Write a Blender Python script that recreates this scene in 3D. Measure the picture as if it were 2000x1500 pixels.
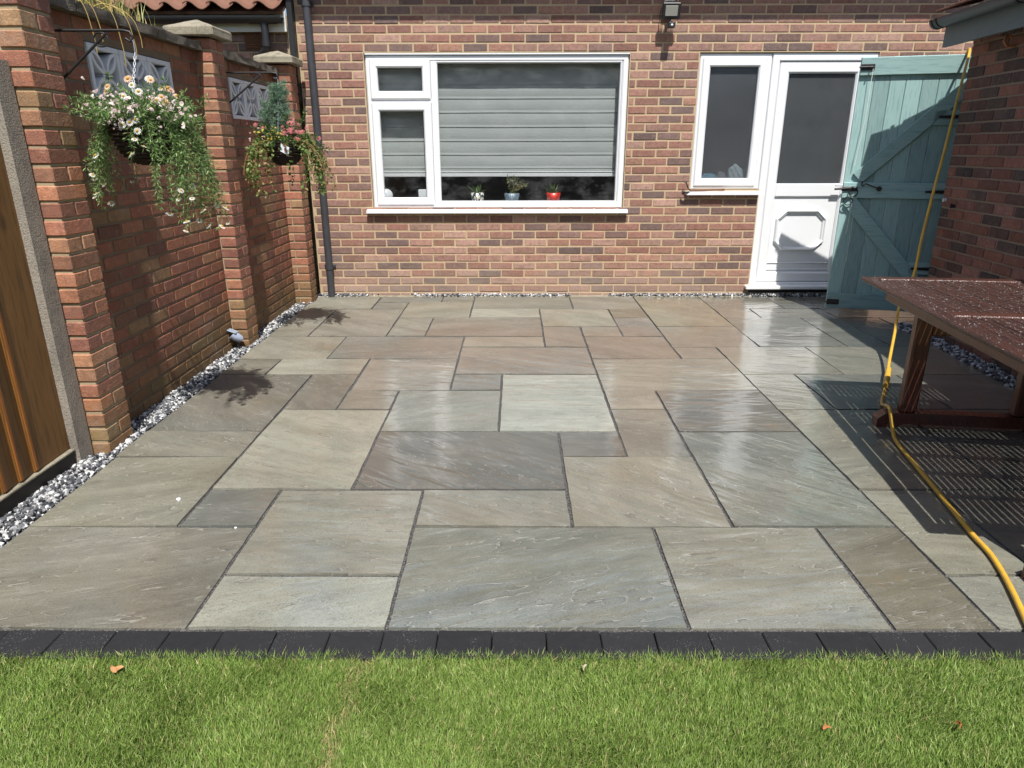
import bpy, bmesh, math, random
import numpy as np
from mathutils import Vector, Matrix, noise as mnoise

random.seed(7); RNG = np.random.default_rng(7)
for o in list(bpy.data.objects): bpy.data.objects.remove(o)
scene = bpy.context.scene
COL = scene.collection
PI = math.pi; rad = math.radians

# ------------------------------------------------------------------ camera
cd = bpy.data.cameras.new('camera'); cam = bpy.data.objects.new('camera', cd); COL.objects.link(cam)
cd.sensor_width = 36.0; cd.lens = 24.21; cd.clip_start = 0.05; cd.clip_end = 400
r_ = Vector((0.99999, 0.00408, -0.00151)); u_ = Vector((0.00011, 0.32448, 0.94589)); f_ = Vector((-0.00435, 0.94588, -0.32448))
m = Matrix(((r_.x, u_.x, -f_.x, 0), (r_.y, u_.y, -f_.y, 0), (r_.z, u_.z, -f_.z, 1.4), (0, 0, 0, 1)))
cam.matrix_world = m
scene.camera = cam
CAM = Vector((0, 0, 1.4))

# ------------------------------------------------------------------ world, sun, exposure
TO_SUN = Vector((0.108, -0.557, 1.0)).normalized()
world = bpy.data.worlds.new('World'); scene.world = world; world.use_nodes = True
wn = world.node_tree; wn.nodes.clear()
sky = wn.nodes.new('ShaderNodeTexSky'); sky.sky_type = 'NISHITA'; sky.sun_disc = False
sky.sun_elevation = math.asin(TO_SUN.z); sky.sun_rotation = math.atan2(TO_SUN.x, TO_SUN.y)
sky.air_density = 1.0; sky.dust_density = 1.5; sky.ozone_density = 1.0
bg = wn.nodes.new('ShaderNodeBackground'); bg.inputs['Strength'].default_value = 0.10
wo = wn.nodes.new('ShaderNodeOutputWorld')
wn.links.new(sky.outputs[0], bg.inputs['Color']); wn.links.new(bg.outputs[0], wo.inputs['Surface'])
sd = bpy.data.lights.new('sun', 'SUN'); sd.energy = 5.0; sd.angle = rad(0.53); sd.color = (1.0, 0.975, 0.93)
sun = bpy.data.objects.new('sun', sd); COL.objects.link(sun)
sun.rotation_euler = (-TO_SUN).to_track_quat('-Z', 'Y').to_euler(); sun.location = (2, -8, 14)
vs = scene.view_settings; vs.view_transform = 'Standard'; vs.look = 'None'; vs.exposure = 0.5; vs.gamma = 1.0; vs.use_curve_mapping = False
scene.cycles.adaptive_threshold = 0.02; scene.cycles.max_bounces = 4; scene.cycles.diffuse_bounces = 3; scene.cycles.glossy_bounces = 3; scene.cycles.transmission_bounces = 3; scene.cycles.transparent_max_bounces = 8
scene.cycles.caustics_reflective = False; scene.cycles.caustics_refractive = False

# ------------------------------------------------------------------ object helpers
OFF = {}
def setp(o, label=None, cat=None, group=None, kind=None):
    if label: o['label'] = label
    if cat: o['category'] = cat
    if group: o['group'] = group
    if kind: o['kind'] = kind
    return o
def empty(name, loc, label, cat, group=None, rz=0.0, kind=None):
    o = bpy.data.objects.new(name, None); COL.objects.link(o); o.empty_display_size = 0.1
    o.location = loc; o.rotation_euler = (0, 0, rz); OFF[o.name] = Vector(loc) if rz == 0 else Vector((0, 0, 0))
    return setp(o, label, cat, group, kind)
def link(o, parent):
    COL.objects.link(o)
    if parent is not None:
        o.parent = parent
    return o
def offset_of(p):
    if p is None: return Vector((0, 0, 0))
    while p.parent is not None: p = p.parent
    return OFF.get(p.name, Vector((0, 0, 0)))

class MB:
    def __init__(s): s.v = []; s.f = []; s.sm = []
    def add(s, vs_, fs, smooth=False):
        n = len(s.v); s.v += [tuple(p) for p in vs_]; s.f += [tuple(i + n for i in f) for f in fs]; s.sm += [smooth] * len(fs); return s
    def box(s, c, d, ch=0.0, rot=None, smooth=False):
        hx, hy, hz = d[0]/2, d[1]/2, d[2]/2
        if ch <= 0:
            P = [(x, y, z) for x in (-hx, hx) for y in (-hy, hy) for z in (-hz, hz)]
            F = [(0,1,3,2), (4,6,7,5), (0,4,5,1), (2,3,7,6), (0,2,6,4), (1,5,7,3)]
        else:
            ch = min(ch, hx*.9, hy*.9, hz*.9)
            P = []; idx = {}
            for sx in (-1, 1):
                for sy in (-1, 1):
                    for sz in (-1, 1):
                        for a in range(3):
                            q = [sx*(hx-ch), sy*(hy-ch), sz*(hz-ch)]
                            q[a] = (sx*hx, sy*hy, sz*hz)[a]
                            idx[(sx, sy, sz, a)] = len(P); P.append(tuple(q))
            F = []
            def quad(a, sgn):
                b, c_ = (a+1) % 3, (a+2) % 3
                out = []
                for sb, sc in ((-1,-1), (1,-1), (1,1), (-1,1)):
                    k = [0,0,0]; k[a] = sgn; k[b] = sb; k[c_] = sc; out.append(idx[(k[0], k[1], k[2], a)])
                return tuple(out if sgn > 0 else out[::-1])
            for a in range(3):
                for sg in (-1, 1): F.append(quad(a, sg))
            for a in range(3):          # edges along axis a between faces b and c
                b, c_ = (a+1) % 3, (a+2) % 3
                for sb in (-1, 1):
                    for sc in (-1, 1):
                        def g(sa, ax):
                            k = [0,0,0]; k[a] = sa; k[b] = sb; k[c_] = sc; return idx[(k[0], k[1], k[2], ax)]
                        q = (g(-1, b), g(1, b), g(1, c_), g(-1, c_))
                        F.append(q if sb*sc < 0 else q[::-1])
            for sx in (-1, 1):
                for sy in (-1, 1):
                    for sz in (-1, 1):
                        t = tuple(idx[(sx, sy, sz, a)] for a in range(3))
                        F.append(t if sx*sy*sz > 0 else t[::-1])
        if rot is not None: P = [tuple(rot @ Vector(p)) for p in P]
        P = [(p[0]+c[0], p[1]+c[1], p[2]+c[2]) for p in P]
        return s.add(P, F, smooth)
    def tube(s, pts, r, n=10, cap=True, smooth=True, rs=None):
        pts = [Vector(p) for p in pts]; V = []; F = []
        up = Vector((0, 0, 1))
        t0 = (pts[1]-pts[0]).normalized()
        if abs(t0.dot(up)) > .95: up = Vector((0, 1, 0))
        a = t0.cross(up).normalized(); prev = t0
        for i, p in enumerate(pts):
            t = ((pts[min(i+1, len(pts)-1)] - pts[max(i-1, 0)])).normalized()
            ax = prev.cross(t)
            if ax.length > 1e-6:
                a = Matrix.Rotation(prev.angle(t), 3, ax.normalized()) @ a
            a = (a - t*a.dot(t)).normalized(); b = t.cross(a); prev = t
            rr = rs[i] if rs else r
            for k in range(n):
                an = 2*PI*k/n; V.append(p + a*math.cos(an)*rr + b*math.sin(an)*rr)
        for i in range(len(pts)-1):
            for k in range(n):
                F.append((i*n+k, i*n+(k+1) % n, (i+1)*n+(k+1) % n, (i+1)*n+k))
        s.add(V, F, smooth)
        if cap:
            s.add(V[:n][::-1], [tuple(range(n))]); s.add(V[-n:], [tuple(range(n))])
        return s
    def lathe(s, prof, c=(0, 0, 0), n=24, smooth=True):
        V = []; F = []
        for (r, z) in prof:
            for k in range(n):
                an = 2*PI*k/n; V.append((c[0]+r*math.cos(an), c[1]+r*math.sin(an), c[2]+z))
        for i in range(len(prof)-1):
            for k in range(n): F.append((i*n+k, i*n+(k+1) % n, (i+1)*n+(k+1) % n, (i+1)*n+k))
        return s.add(V, F, smooth)
    def prism(s, poly, axis, a0, a1, smooth=False):
        """poly of 2D points extruded along axis 0/1/2 (remaining axes in order)"""
        n = len(poly); V = []
        for a in (a0, a1):
            for p in poly:
                q = [p[0], p[1]]; q.insert(axis, a); V.append(tuple(q))
        F = [tuple(range(n)), tuple(range(2*n-1, n-1, -1))] + [((i+1) % n, i, i+n, (i+1) % n + n) for i in range(n)]
        bmf = s.add(V, F, smooth); return bmf
    def ring(s, x0, x1, z0, z1, w, yf, yb, bev=0.012, inb=0.012):
        """picture-frame ring in the XZ plane, facing -Y, mitred; bev: outer front chamfer, inb: inner chamfer"""
        L = [(0, yb), (0, yf+bev), (bev, yf), (w-inb, yf), (w, yf+inb), (w, yb)]
        V = []
        for (d, y) in L:
            V += [(x0+d, y, z0+d), (x1-d, y, z0+d), (x1-d, y, z1-d), (x0+d, y, z1-d)]
        F = []
        for i in range(len(L)-1):
            for k in range(4): F.append((i*4+k, i*4+(k+1) % 4, (i+1)*4+(k+1) % 4, (i+1)*4+k))
        return s.add(V, F)
    def mesh(s, name, off=Vector((0, 0, 0))):
        me = bpy.data.meshes.new(name)
        me.from_pydata([(p[0]-off[0], p[1]-off[1], p[2]-off[2]) for p in s.v], [], s.f)
        me.polygons.foreach_set('use_smooth', s.sm)
        bm = bmesh.new(); bm.from_mesh(me); bmesh.ops.recalc_face_normals(bm, faces=bm.faces); bm.to_mesh(me); bm.free()
        me.update(); return me
    def build(s, name, mat, parent=None, label=None, cat=None, group=None, kind=None, local=False):
        me = s.mesh(name, Vector((0, 0, 0)) if local else offset_of(parent))
        me.materials.append(mat); o = bpy.data.objects.new(name, me); link(o, parent)
        return setp(o, label, cat, group, kind)

def np_obj(name, V, F, mat, parent=None, col=None, smooth=False, **kw):
    V = np.asarray(V, dtype=np.float32); F = np.asarray(F, dtype=np.int32)
    off = offset_of(parent); V = V - np.array(off, dtype=np.float32)
    me = bpy.data.meshes.new(name); k = F.shape[1]
    me.vertices.add(len(V)); me.vertices.foreach_set('co', V.ravel())
    me.loops.add(F.size); me.loops.foreach_set('vertex_index', F.ravel())
    me.polygons.add(len(F)); me.polygons.foreach_set('loop_start', np.arange(0, F.size, k, dtype=np.int32))
    me.polygons.foreach_set('loop_total', np.full(len(F), k, dtype=np.int32))
    me.polygons.foreach_set('use_smooth', np.full(len(F), smooth))
    if col is not None:
        a = me.color_attributes.new('tint', 'FLOAT_COLOR', 'POINT')
        c4 = np.ones((len(V), 4), dtype=np.float32); c4[:, :3] = col; a.data.foreach_set('color', c4.ravel())
    me.update(calc_edges=True); me.validate()
    me.materials.append(mat); o = bpy.data.objects.new(name, me); link(o, parent)
    return setp(o, **kw)

# ------------------------------------------------------------------ materials
class NT:
    def __init__(s, name):
        s.m = bpy.data.materials.new(name); s.m.use_nodes = True; s.t = s.m.node_tree; s.t.nodes.clear()
        s.out = s.t.nodes.new('ShaderNodeOutputMaterial')
    def n(s, typ, props=None, **ins):
        nd = s.t.nodes.new('ShaderNode' + typ)
        for k, v in (props or {}).items(): setattr(nd, k, v)
        for k, v in ins.items():
            key = k.replace('_', ' ') if not k.isdigit() else k
            tgt = nd.inputs[int(k[1:])] if (k[0] == 'i' and k[1:].isdigit()) else nd.inputs[key]
            if isinstance(v, bpy.types.NodeSocket): s.t.links.new(v, tgt)
            else: tgt.default_value = v
        return nd
    def coord(s, kind='Object'): return s.n('TexCoord').outputs[kind]
    def pos(s): return s.n('NewGeometry').outputs['Position']
    def map(s, vec, scale=(1, 1, 1), rot=None, loc=None):
        nd = s.n('Mapping', Vector=vec); nd.inputs['Scale'].default_value = scale
        if rot is not None:
            if isinstance(rot, bpy.types.NodeSocket): s.t.links.new(rot, nd.inputs['Rotation'])
            else: nd.inputs['Rotation'].default_value = rot
        if loc is not None:
            if isinstance(loc, bpy.types.NodeSocket): s.t.links.new(loc, nd.inputs['Location'])
            else: nd.inputs['Location'].default_value = loc
        return nd.outputs[0]
    def noise(s, vec, scale, detail=4, rough=.55, dist=0.0):
        nd = s.n('TexNoise', Vector=vec, Scale=scale, Detail=detail, Roughness=rough, Distortion=dist); return nd.outputs['Fac']
    def ramp(s, fac, stops, interp='LINEAR'):
        nd = s.n('ValToRGB', Fac=fac); e = nd.color_ramp.elements; nd.color_ramp.interpolation = interp
        while len(e) < len(stops): e.new(.5)
        for el, (p, c) in zip(e, stops):
            el.position = p; el.color = (c, c, c, 1) if not hasattr(c, '__len__') else (*c, 1)
        return nd.outputs[0]
    def mix(s, fac, a, b, mode='MIX'):
        nd = s.n('Mix', props=dict(data_type='RGBA', blend_type=mode))
        for i, v in ((0, fac), (6, a), (7, b)):
            if isinstance(v, bpy.types.NodeSocket): s.t.links.new(v, nd.inputs[i])
            else: nd.inputs[i].default_value = v if not hasattr(v, '__len__') else (*v, 1) if len(v) == 3 else v
        return nd.outputs[2]
    def math(s, op, a, b=0.0, c=0.0):
        nd = s.n('Math', props=dict(operation=op))
        for i, v in enumerate((a, b, c)):
            if isinstance(v, bpy.types.NodeSocket): s.t.links.new(v, nd.inputs[i])
            else: nd.inputs[i].default_value = v
        return nd.outputs[0]
    def bump(s, h, strength=.5, dist=.01, normal=None):
        nd = s.n('Bump', Height=h, Strength=strength, Distance=dist)
        if normal is not None: s.t.links.new(normal, nd.inputs['Normal'])
        return nd.outputs[0]
    def principled(s, **ins):
        nd = s.n('BsdfPrincipled')
        for k, v in ins.items():
            tgt = nd.inputs[k.replace('_', ' ')]
            if isinstance(v, bpy.types.NodeSocket): s.t.links.new(v, tgt)
            else: tgt.default_value = (*v, 1) if hasattr(v, '__len__') and len(v) == 3 and tgt.type == 'RGBA' else v
        s.t.links.new(nd.outputs[0], s.out.inputs['Surface']); return nd
def lin(r, g, b):
    f = lambda c: (c/255/12.92 if c/255 <= .04045 else ((c/255+.055)/1.055)**2.4)
    return (f(r), f(g), f(b))

def brick_mat(name, stops, island, stain=False, moss=False, gloss=.85, sat=1.0, tone=(.84, .82, .80)):
    t = NT(name)
    if island: rnd = t.n('NewGeometry').outputs['Random Per Island']
    else: rnd = t.n('ObjectInfo').outputs['Random']
    P = t.pos()
    base = t.ramp(rnd, stops, 'CONSTANT')
    r2 = t.math('FRACT', t.math('MULTIPLY', rnd, 37.7))
    n1 = t.noise(P, 9.0, 2, .6); n2 = t.noise(P, 150.0, 2, .7); n3 = t.noise(P, 26.0, 3, .65, .6)
    c = t.mix(t.ramp(n3, [(.45, 0), (.68, .8)]), base, t.mix(.5, base, (.10, .07, .065)))
    c = t.mix(t.ramp(n3, [(.26, .55), (.44, 0)]), c, t.mix(.5, c, (.50, .38, .31)))
    c = t.mix(t.ramp(n1, [(.35, 0), (.75, .35)]), c, t.mix(.5, c, (.42, .28, .22)))
    c = t.mix(t.ramp(n2, [(.35, .35), (.5, 0)]), c, (.12, .075, .06))
    c = t.mix(t.ramp(n2, [(.6, 0), (.78, .5)]), c, (.62, .50, .42))
    hv = t.n('HueSaturation', Color=c, Saturation=sat, Value=t.math('MULTIPLY_ADD', r2, .4, .8)); c = hv.outputs[0]
    if stain or moss:
        z = t.n('SeparateXYZ', Vector=P).outputs['Z']
        nz = t.noise(P, 2.3, 4, .6)
        low = t.ramp(t.math('ADD', z, t.math('MULTIPLY', t.math('SUBTRACT', nz, .5), .7)), [(.05, 1), (.38, 0)])
        if stain:
            c = t.mix(t.math('MULTIPLY', low, .42), c, (.47, .40, .34))
            spl = t.ramp(t.noise(t.map(P, (1, 1, .6)), 7.0, 5, .7), [(.66, 0), (.75, .5)])
            c = t.mix(spl, c, (.56, .47, .42))
        if moss:
            c = t.mix(t.math('MULTIPLY', low, .55), c, (.14, .12, .035))
            wsh = t.ramp(t.noise(P, 3.1, 5, .65), [(.6, 0), (.72, .45)])
            c = t.mix(wsh, c, (.30, .24, .21))
    h = t.math('ADD', t.math('MULTIPLY', n2, .5), t.math('MULTIPLY', n3, 1.0))
    c = t.mix(1.0, c, tone, 'MULTIPLY')
    t.principled(Base_Color=c, Roughness=gloss, Normal=t.bump(h, .8, .005))
    return t.m
def mortar_mat(name, c1, c2):
    t = NT(name); P = t.pos(); n = t.noise(P, 6, 5, .6); f = t.noise(P, 260, 2, .6)
    c = t.mix(n, c1, c2); c = t.mix(t.ramp(f, [(.4, .35), (.6, 0)]), c, (.2, .15, .1))
    t.principled(Base_Color=c, Roughness=.95, Normal=t.bump(f, .6, .003)); return t.m
HOUSE = [(0, lin(182,132,114)), (.14, lin(170,116,96)), (.28, lin(192,148,130)), (.40, lin(164,106,88)), (.52, lin(180,126,100)), (.64, lin(146,110,102)), (.75, lin(162,118,104)), (.86, lin(136,106,100)), (.94, lin(118,94,92))]
WALLC = [(0, lin(168,98,68)), (.18, lin(178,112,74)), (.34, lin(166,100,68)), (.48, lin(176,122,84)), (.6, lin(152,88,62)), (.72, lin(160,104,72)), (.84, lin(140,80,60)), (.93, lin(170,130,86))]
OUTB = [(0, lin(146,92,78)), (.2, lin(126,76,64)), (.38, lin(158,108,96)), (.5, lin(92,60,54)), (.64, lin(140,84,66)), (.78, lin(76,58,56)), (.9, lin(62,50,50))]
M = {}
for nm, st, kw in (('house', HOUSE, dict(stain=True, sat=.86, tone=(.73, .69, .645))), ('garden', WALLC, dict(moss=True, sat=.92, tone=(.88, .85, .80))), ('panel', [(p, tuple(v*.76 for v in c)) for p, c in WALLC], dict(moss=True)), ('out', OUTB, dict(stain=False))):  # panel: garden brick darkened, dirtier brown plus grazing shade put into the colour
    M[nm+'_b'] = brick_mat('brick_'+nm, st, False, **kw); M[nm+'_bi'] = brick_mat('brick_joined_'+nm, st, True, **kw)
M['house_m'] = mortar_mat('mortar_house', lin(200,178,144), lin(180,156,122))
M['garden_m'] = mortar_mat('mortar_garden', lin(186,168,136), lin(140,122,94)); M['panel_m'] = mortar_mat('mortar_panel', lin(132,114,92), lin(92,78,60))  # panel mortar darkened along with its bricks, shade put into the colour
M['out_m'] = mortar_mat('mortar_out', lin(160,142,126), lin(132,114,100))

def plain(name, col, rough=.5, spec=.5, nscale=None, namt=.2, bumpd=0, **kw):
    t = NT(name); c = col
    args = dict(Roughness=rough, Specular_IOR_Level=spec, **kw)
    if nscale:
        P = t.coord(); n = t.noise(P, nscale, 4, .6)
        c = t.mix(n, tuple(v*(1-namt) for v in col), tuple(min(1, v*(1+namt)) for v in col))
        if bumpd: args['Normal'] = t.bump(n, .5, bumpd)
    t.principled(Base_Color=c, **args); return t.m
M['upvc'] = plain('white_upvc', (.74, .745, .75), .28, .5, 3, .04)
M['black'] = plain('black_plastic', (.014, .014, .016), .5, .5, 40, .3, .0008)
M['iron'] = plain('black_iron', (.015, .014, .014), .5, .5, 60, .5, .001)
M['rust'] = plain('rusty_iron', (.16, .075, .045), .8, .3, 80, .6, .002)
M['steel'] = plain('galvanised_chain', (.55, .56, .58), .3, .5, None, Metallic=.9)
M['string'] = plain('white_string', (.75, .75, .72), .7)
M['greyb'] = plain('grey_block_paint', lin(212,212,214), .75, .3, 20, .15, .001)
M['fascia_w'] = plain('white_fascia', (.62, .60, .56), .5, .4, 6, .12)
M['fascia_g'] = plain('grey_green_fascia', lin(104,118,122), .5, .4, 10, .12)
M['plasdark'] = plain('grey_black_gutter', (.045, .046, .052), .42, .5, 12, .35)
M['lens'] = plain('floodlight_lens', (.30, .29, .26), .2, .5)
M['whiteplas'] = plain('white_plastic', (.72, .74, .76), .3)
M['tile'] = plain('roof_tile', lin(116,82,66), .8, .3, 18, .45, .004)
M['tile2'] = plain('plain_roof_tile', lin(130,90,76), .8, .3, 22, .4, .003)
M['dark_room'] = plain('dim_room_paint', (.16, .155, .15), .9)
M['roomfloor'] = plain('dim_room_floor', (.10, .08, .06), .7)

def glass_mat():
    t = NT('window_glass'); fr = t.math('MULTIPLY_ADD', t.math('POWER', t.n('LayerWeight', Blend=.5).outputs['Facing'], 5.0), .92, .045)
    P = t.pos(); wv = t.noise(P, 2.2, 1, .4); sm = t.noise(t.map(P, (1, 1, 1.8)), 5, 5, .7)
    g = t.n('BsdfGlossy', Roughness=.015, Color=(.95, .97, 1, 1), Normal=t.bump(wv, .06, .02)).outputs[0]
    tr = t.n('BsdfTransparent', Color=(.90, .91, .91, 1)).outputs[0]
    df = t.n('BsdfDiffuse', Color=(.8, .8, .8, 1)).outputs[0]
    a = t.n('MixShader', Fac=fr, i1=tr, i2=g).outputs[0]
    b = t.n('MixShader', Fac=t.ramp(sm, [(.45, .004), (.8, .05)]), i1=a, i2=df).outputs[0]
    t.t.links.new(b, t.out.inputs['Surface']); return t.m
M['glass'] = glass_mat()
def obscure_mat():
    t = NT('obscure_glass'); fr = t.math('MULTIPLY_ADD', t.math('POWER', t.n('LayerWeight', Blend=.5).outputs['Facing'], 5.0), .92, .06)
    P = t.pos(); rn = t.noise(P, 90, 3, .6)
    g = t.n('BsdfGlossy', Roughness=.12, Color=(.9, .93, .97, 1), Normal=t.bump(rn, .25, .004)).outputs[0]
    tr = t.n('BsdfTransparent', Color=(.72, .74, .75, 1)).outputs[0]
    df = t.n('BsdfDiffuse', Color=(.5, .52, .55, 1)).outputs[0]
    a = t.n('MixShader', Fac=fr, i1=tr, i2=g).outputs[0]
    b = t.n('MixShader', Fac=t.ramp(t.noise(P, 3.5, 4, .7), [(.3, .065), (.8, .095)]), i1=a, i2=df).outputs[0]
    t.t.links.new(b, t.out.inputs['Surface']); return t.m
M['obscure'] = obscure_mat()
def blind_mat():
    t = NT('blind_fabric'); P = t.pos(); w = t.noise(t.map(P, (1, 1, 14)), 60, 3, .6); l = t.noise(t.map(P, (.6, 1, 6)), 4, 3, .5)
    c = t.mix(w, (.40, .42, .40), (.48, .50, .48)); c = t.mix(t.math('MULTIPLY', l, .35), c, (.34, .36, .35))
    t.principled(Base_Color=c, Roughness=.85, Normal=t.bump(w, .3, .001)); return t.m
M['blind'] = blind_mat()

def slab_mat():
    t = NT('wet_riven_sandstone')
    oi = t.n('ObjectInfo'); rnd = oi.outputs['Random']; col = oi.outputs['Color']
    ob = t.coord('Object'); P = t.pos()
    sh = t.n('CombineXYZ', X=t.math('MULTIPLY', rnd, 91.0), Y=t.math('MULTIPLY', rnd, 57.0), Z=t.math('MULTIPLY', rnd, 13.0)).outputs[0]
    ang = t.n('CombineXYZ', X=0.0, Y=0.0, Z=t.math('MULTIPLY_ADD', t.math('FRACT', t.math('MULTIPLY', rnd, 7.3)), 1.1, -.35)).outputs[0]
    v0 = t.map(ob, (1, 1, 1), rot=ang)
    v = t.map(v0, (1.0, 4.4, 1.0), loc=sh)
    n1 = t.noise(v, 1.35, 4, .5, .35)
    v2 = t.map(v0, (1.0, 2.0, 1.0), loc=sh)
    n2 = t.noise(v2, 9.0, 4, .62, .6)
    fine = t.noise(ob, 200, 2, .7)
    big = t.noise(t.map(ob, (1, 1, 1), loc=sh), 2.2, 2, .5)
    st = t.math('MULTIPLY', n1, 20.0); fr = t.math('FRACT', st); fl = t.math('FLOOR', st)
    brk = t.ramp(t.noise(v, 2.4, 2, .6), [(.40, 0), (.60, 1)])    # layers only break through in places
    edge = t.math('MULTIPLY', t.ramp(fr, [(0, 1), (.13, .0)]), brk)   # crest line of each riven layer
    dk = t.math('MULTIPLY', t.ramp(fr, [(.80, 0), (.97, 1)]), brk)
    c = t.mix(t.ramp(n1, [(.36, 0), (.64, 1)]), t.mix(.26, col, (.04, .037, .03)), t.mix(.10, col, (.34, .33, .29)))
    c = t.mix(t.ramp(n2, [(.36, .38), (.52, 0)]), c, t.mix(.5, c, (.06, .052, .042)))
    c = t.mix(t.ramp(n2, [(.58, 0), (.74, .30)]), c, (.33, .31, .27))
    c = t.mix(t.ramp(big, [(.47, 0), (.72, .42)]), c, t.mix(.55, c, (.175, .145, .09)))
    c = t.mix(t.ramp(big, [(.28, .45), (.50, 0)]), c, t.mix(.5, c, (.115, .135, .125)))
    c = t.mix(t.math('MULTIPLY', edge, .52), c, (.47, .45, .40))
    c = t.mix(t.math('MULTIPLY', dk, .45), c, (.05, .046, .04))
    c = t.mix(t.ramp(fine, [(.36, .42), (.5, 0)]), c, (.05, .046, .04))
    rust = t.ramp(big, [(.74, 0), (.80, .45)])
    c = t.mix(rust, c, (.26, .15, .05))
    hgt = t.math('ADD', t.math('MULTIPLY', t.math('ADD', fl, t.math('MULTIPLY', fr, .3)), t.math('MULTIPLY_ADD', brk, .11, .02)), t.math('MULTIPLY', n2, .4))
    hgt2 = t.math('ADD', hgt, t.math('MULTIPLY', fine, .09))
    sx = t.n('SeparateXYZ', Vector=P)      # water still lies on the middle and right of the patio, the left has drained
    lie = t.n('MapRange', Value=sx.outputs['X']); lie.inputs['From Min'].default_value = -1.6; lie.inputs['From Max'].default_value = -.5
    far = t.n('MapRange', Value=sx.outputs['Y']); far.inputs['From Min'].default_value = 5.9; far.inputs['From Max'].default_value = 4.7; 
    lr = t.n('MapRange', Value=sx.outputs['X']); lr.inputs['From Min'].default_value = 1.1; lr.inputs['From Max'].default_value = 1.9
    pool = t.math('MULTIPLY', lie.outputs[0], t.math('MAXIMUM', far.outputs[0], lr.outputs[0]))
    wet = t.ramp(t.math('ADD', t.math('MULTIPLY', pool, .55), t.math('MULTIPLY', t.noise(P, 1.3, 3, .6), .75)), [(.44, .10), (.66, 1)])
    nb = t.bump(hgt2, .34, .005)
    t.principled(Base_Color=c, Roughness=t.ramp(wet, [(0, .6), (1, .40)]), Specular_IOR_Level=.5, Normal=nb,
                 Coat_Weight=wet, Coat_Roughness=.022, Coat_IOR=2.0, Coat_Normal=nb)
    return t.m
M['slab'] = slab_mat()
def grit_mat():
    t = NT('dark_jointing_grit'); P = t.pos(); n = t.noise(P, 210, 2, .7); b = t.noise(P, 5, 3, .6)
    c = t.ramp(n, [(.36, (.010, .010, .011)), (.52, (.05, .048, .046)), (.66, (.22, .20, .185))])
    c = t.mix(t.math('MULTIPLY', b, .4), c, (.035, .033, .032))
    t.principled(Base_Color=c, Roughness=.8, Normal=t.bump(n, .9, .004)); return t.m
M['grit'] = grit_mat()
def kerb_mat():
    t = NT('charcoal_block'); P = t.pos(); rnd = t.n('ObjectInfo').outputs['Random']
    n = t.noise(P, 30, 5, .6); f = t.noise(P, 190, 3, .65); cl = t.noise(P, 11, 3, .55)
    c = t.mix(n, (.009, .009, .0095), (.020, .020, .021))
    c = t.mix(t.math('MULTIPLY', rnd, .35), c, (.032, .032, .035))
    sp = t.math('MULTIPLY', t.ramp(f, [(.60, 0), (.66, 1)]), t.ramp(t.math('ADD', cl, t.math('MULTIPLY', t.math('SUBTRACT', rnd, .5), .25)), [(.5, 0), (.68, .45)]))
    c = t.mix(sp, c, (.22, .22, .23))
    t.principled(Base_Color=c, Roughness=.75, Specular_IOR_Level=.25, Normal=t.bump(t.math('ADD', n, f), .4, .003)); return t.m
M['kerb'] = kerb_mat()
def concrete_mat(name, a, b, dark, lichen=.3):
    t = NT(name); P = t.pos(); n = t.noise(P, 7, 4, .65); f = t.noise(P, 130, 2, .7); d = t.noise(t.map(P, (1, 1, .5)), 12, 4, .7)
    c = t.mix(n, a, b); c = t.mix(t.ramp(d, [(.5, 0), (.68, lichen*2)]), c, dark); c = t.mix(t.ramp(f, [(.35, .5), (.5, 0)]), c, dark)
    t.principled(Base_Color=c, Roughness=.92, Normal=t.bump(t.math('ADD', f, t.math('MULTIPLY', d, 1.5)), .7, .006)); return t.m
M['concrete'] = concrete_mat('concrete_post', (.33, .29, .235), (.24, .21, .175), (.09, .08, .07), .2)
M['cap'] = concrete_mat('weathered_cap', (.33, .29, .21), (.24, .21, .15), (.075, .065, .05), .3)
M['coping'] = concrete_mat('mossy_coping', (.16, .13, .10), (.10, .085, .065), (.045, .04, .03), .35)
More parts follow.
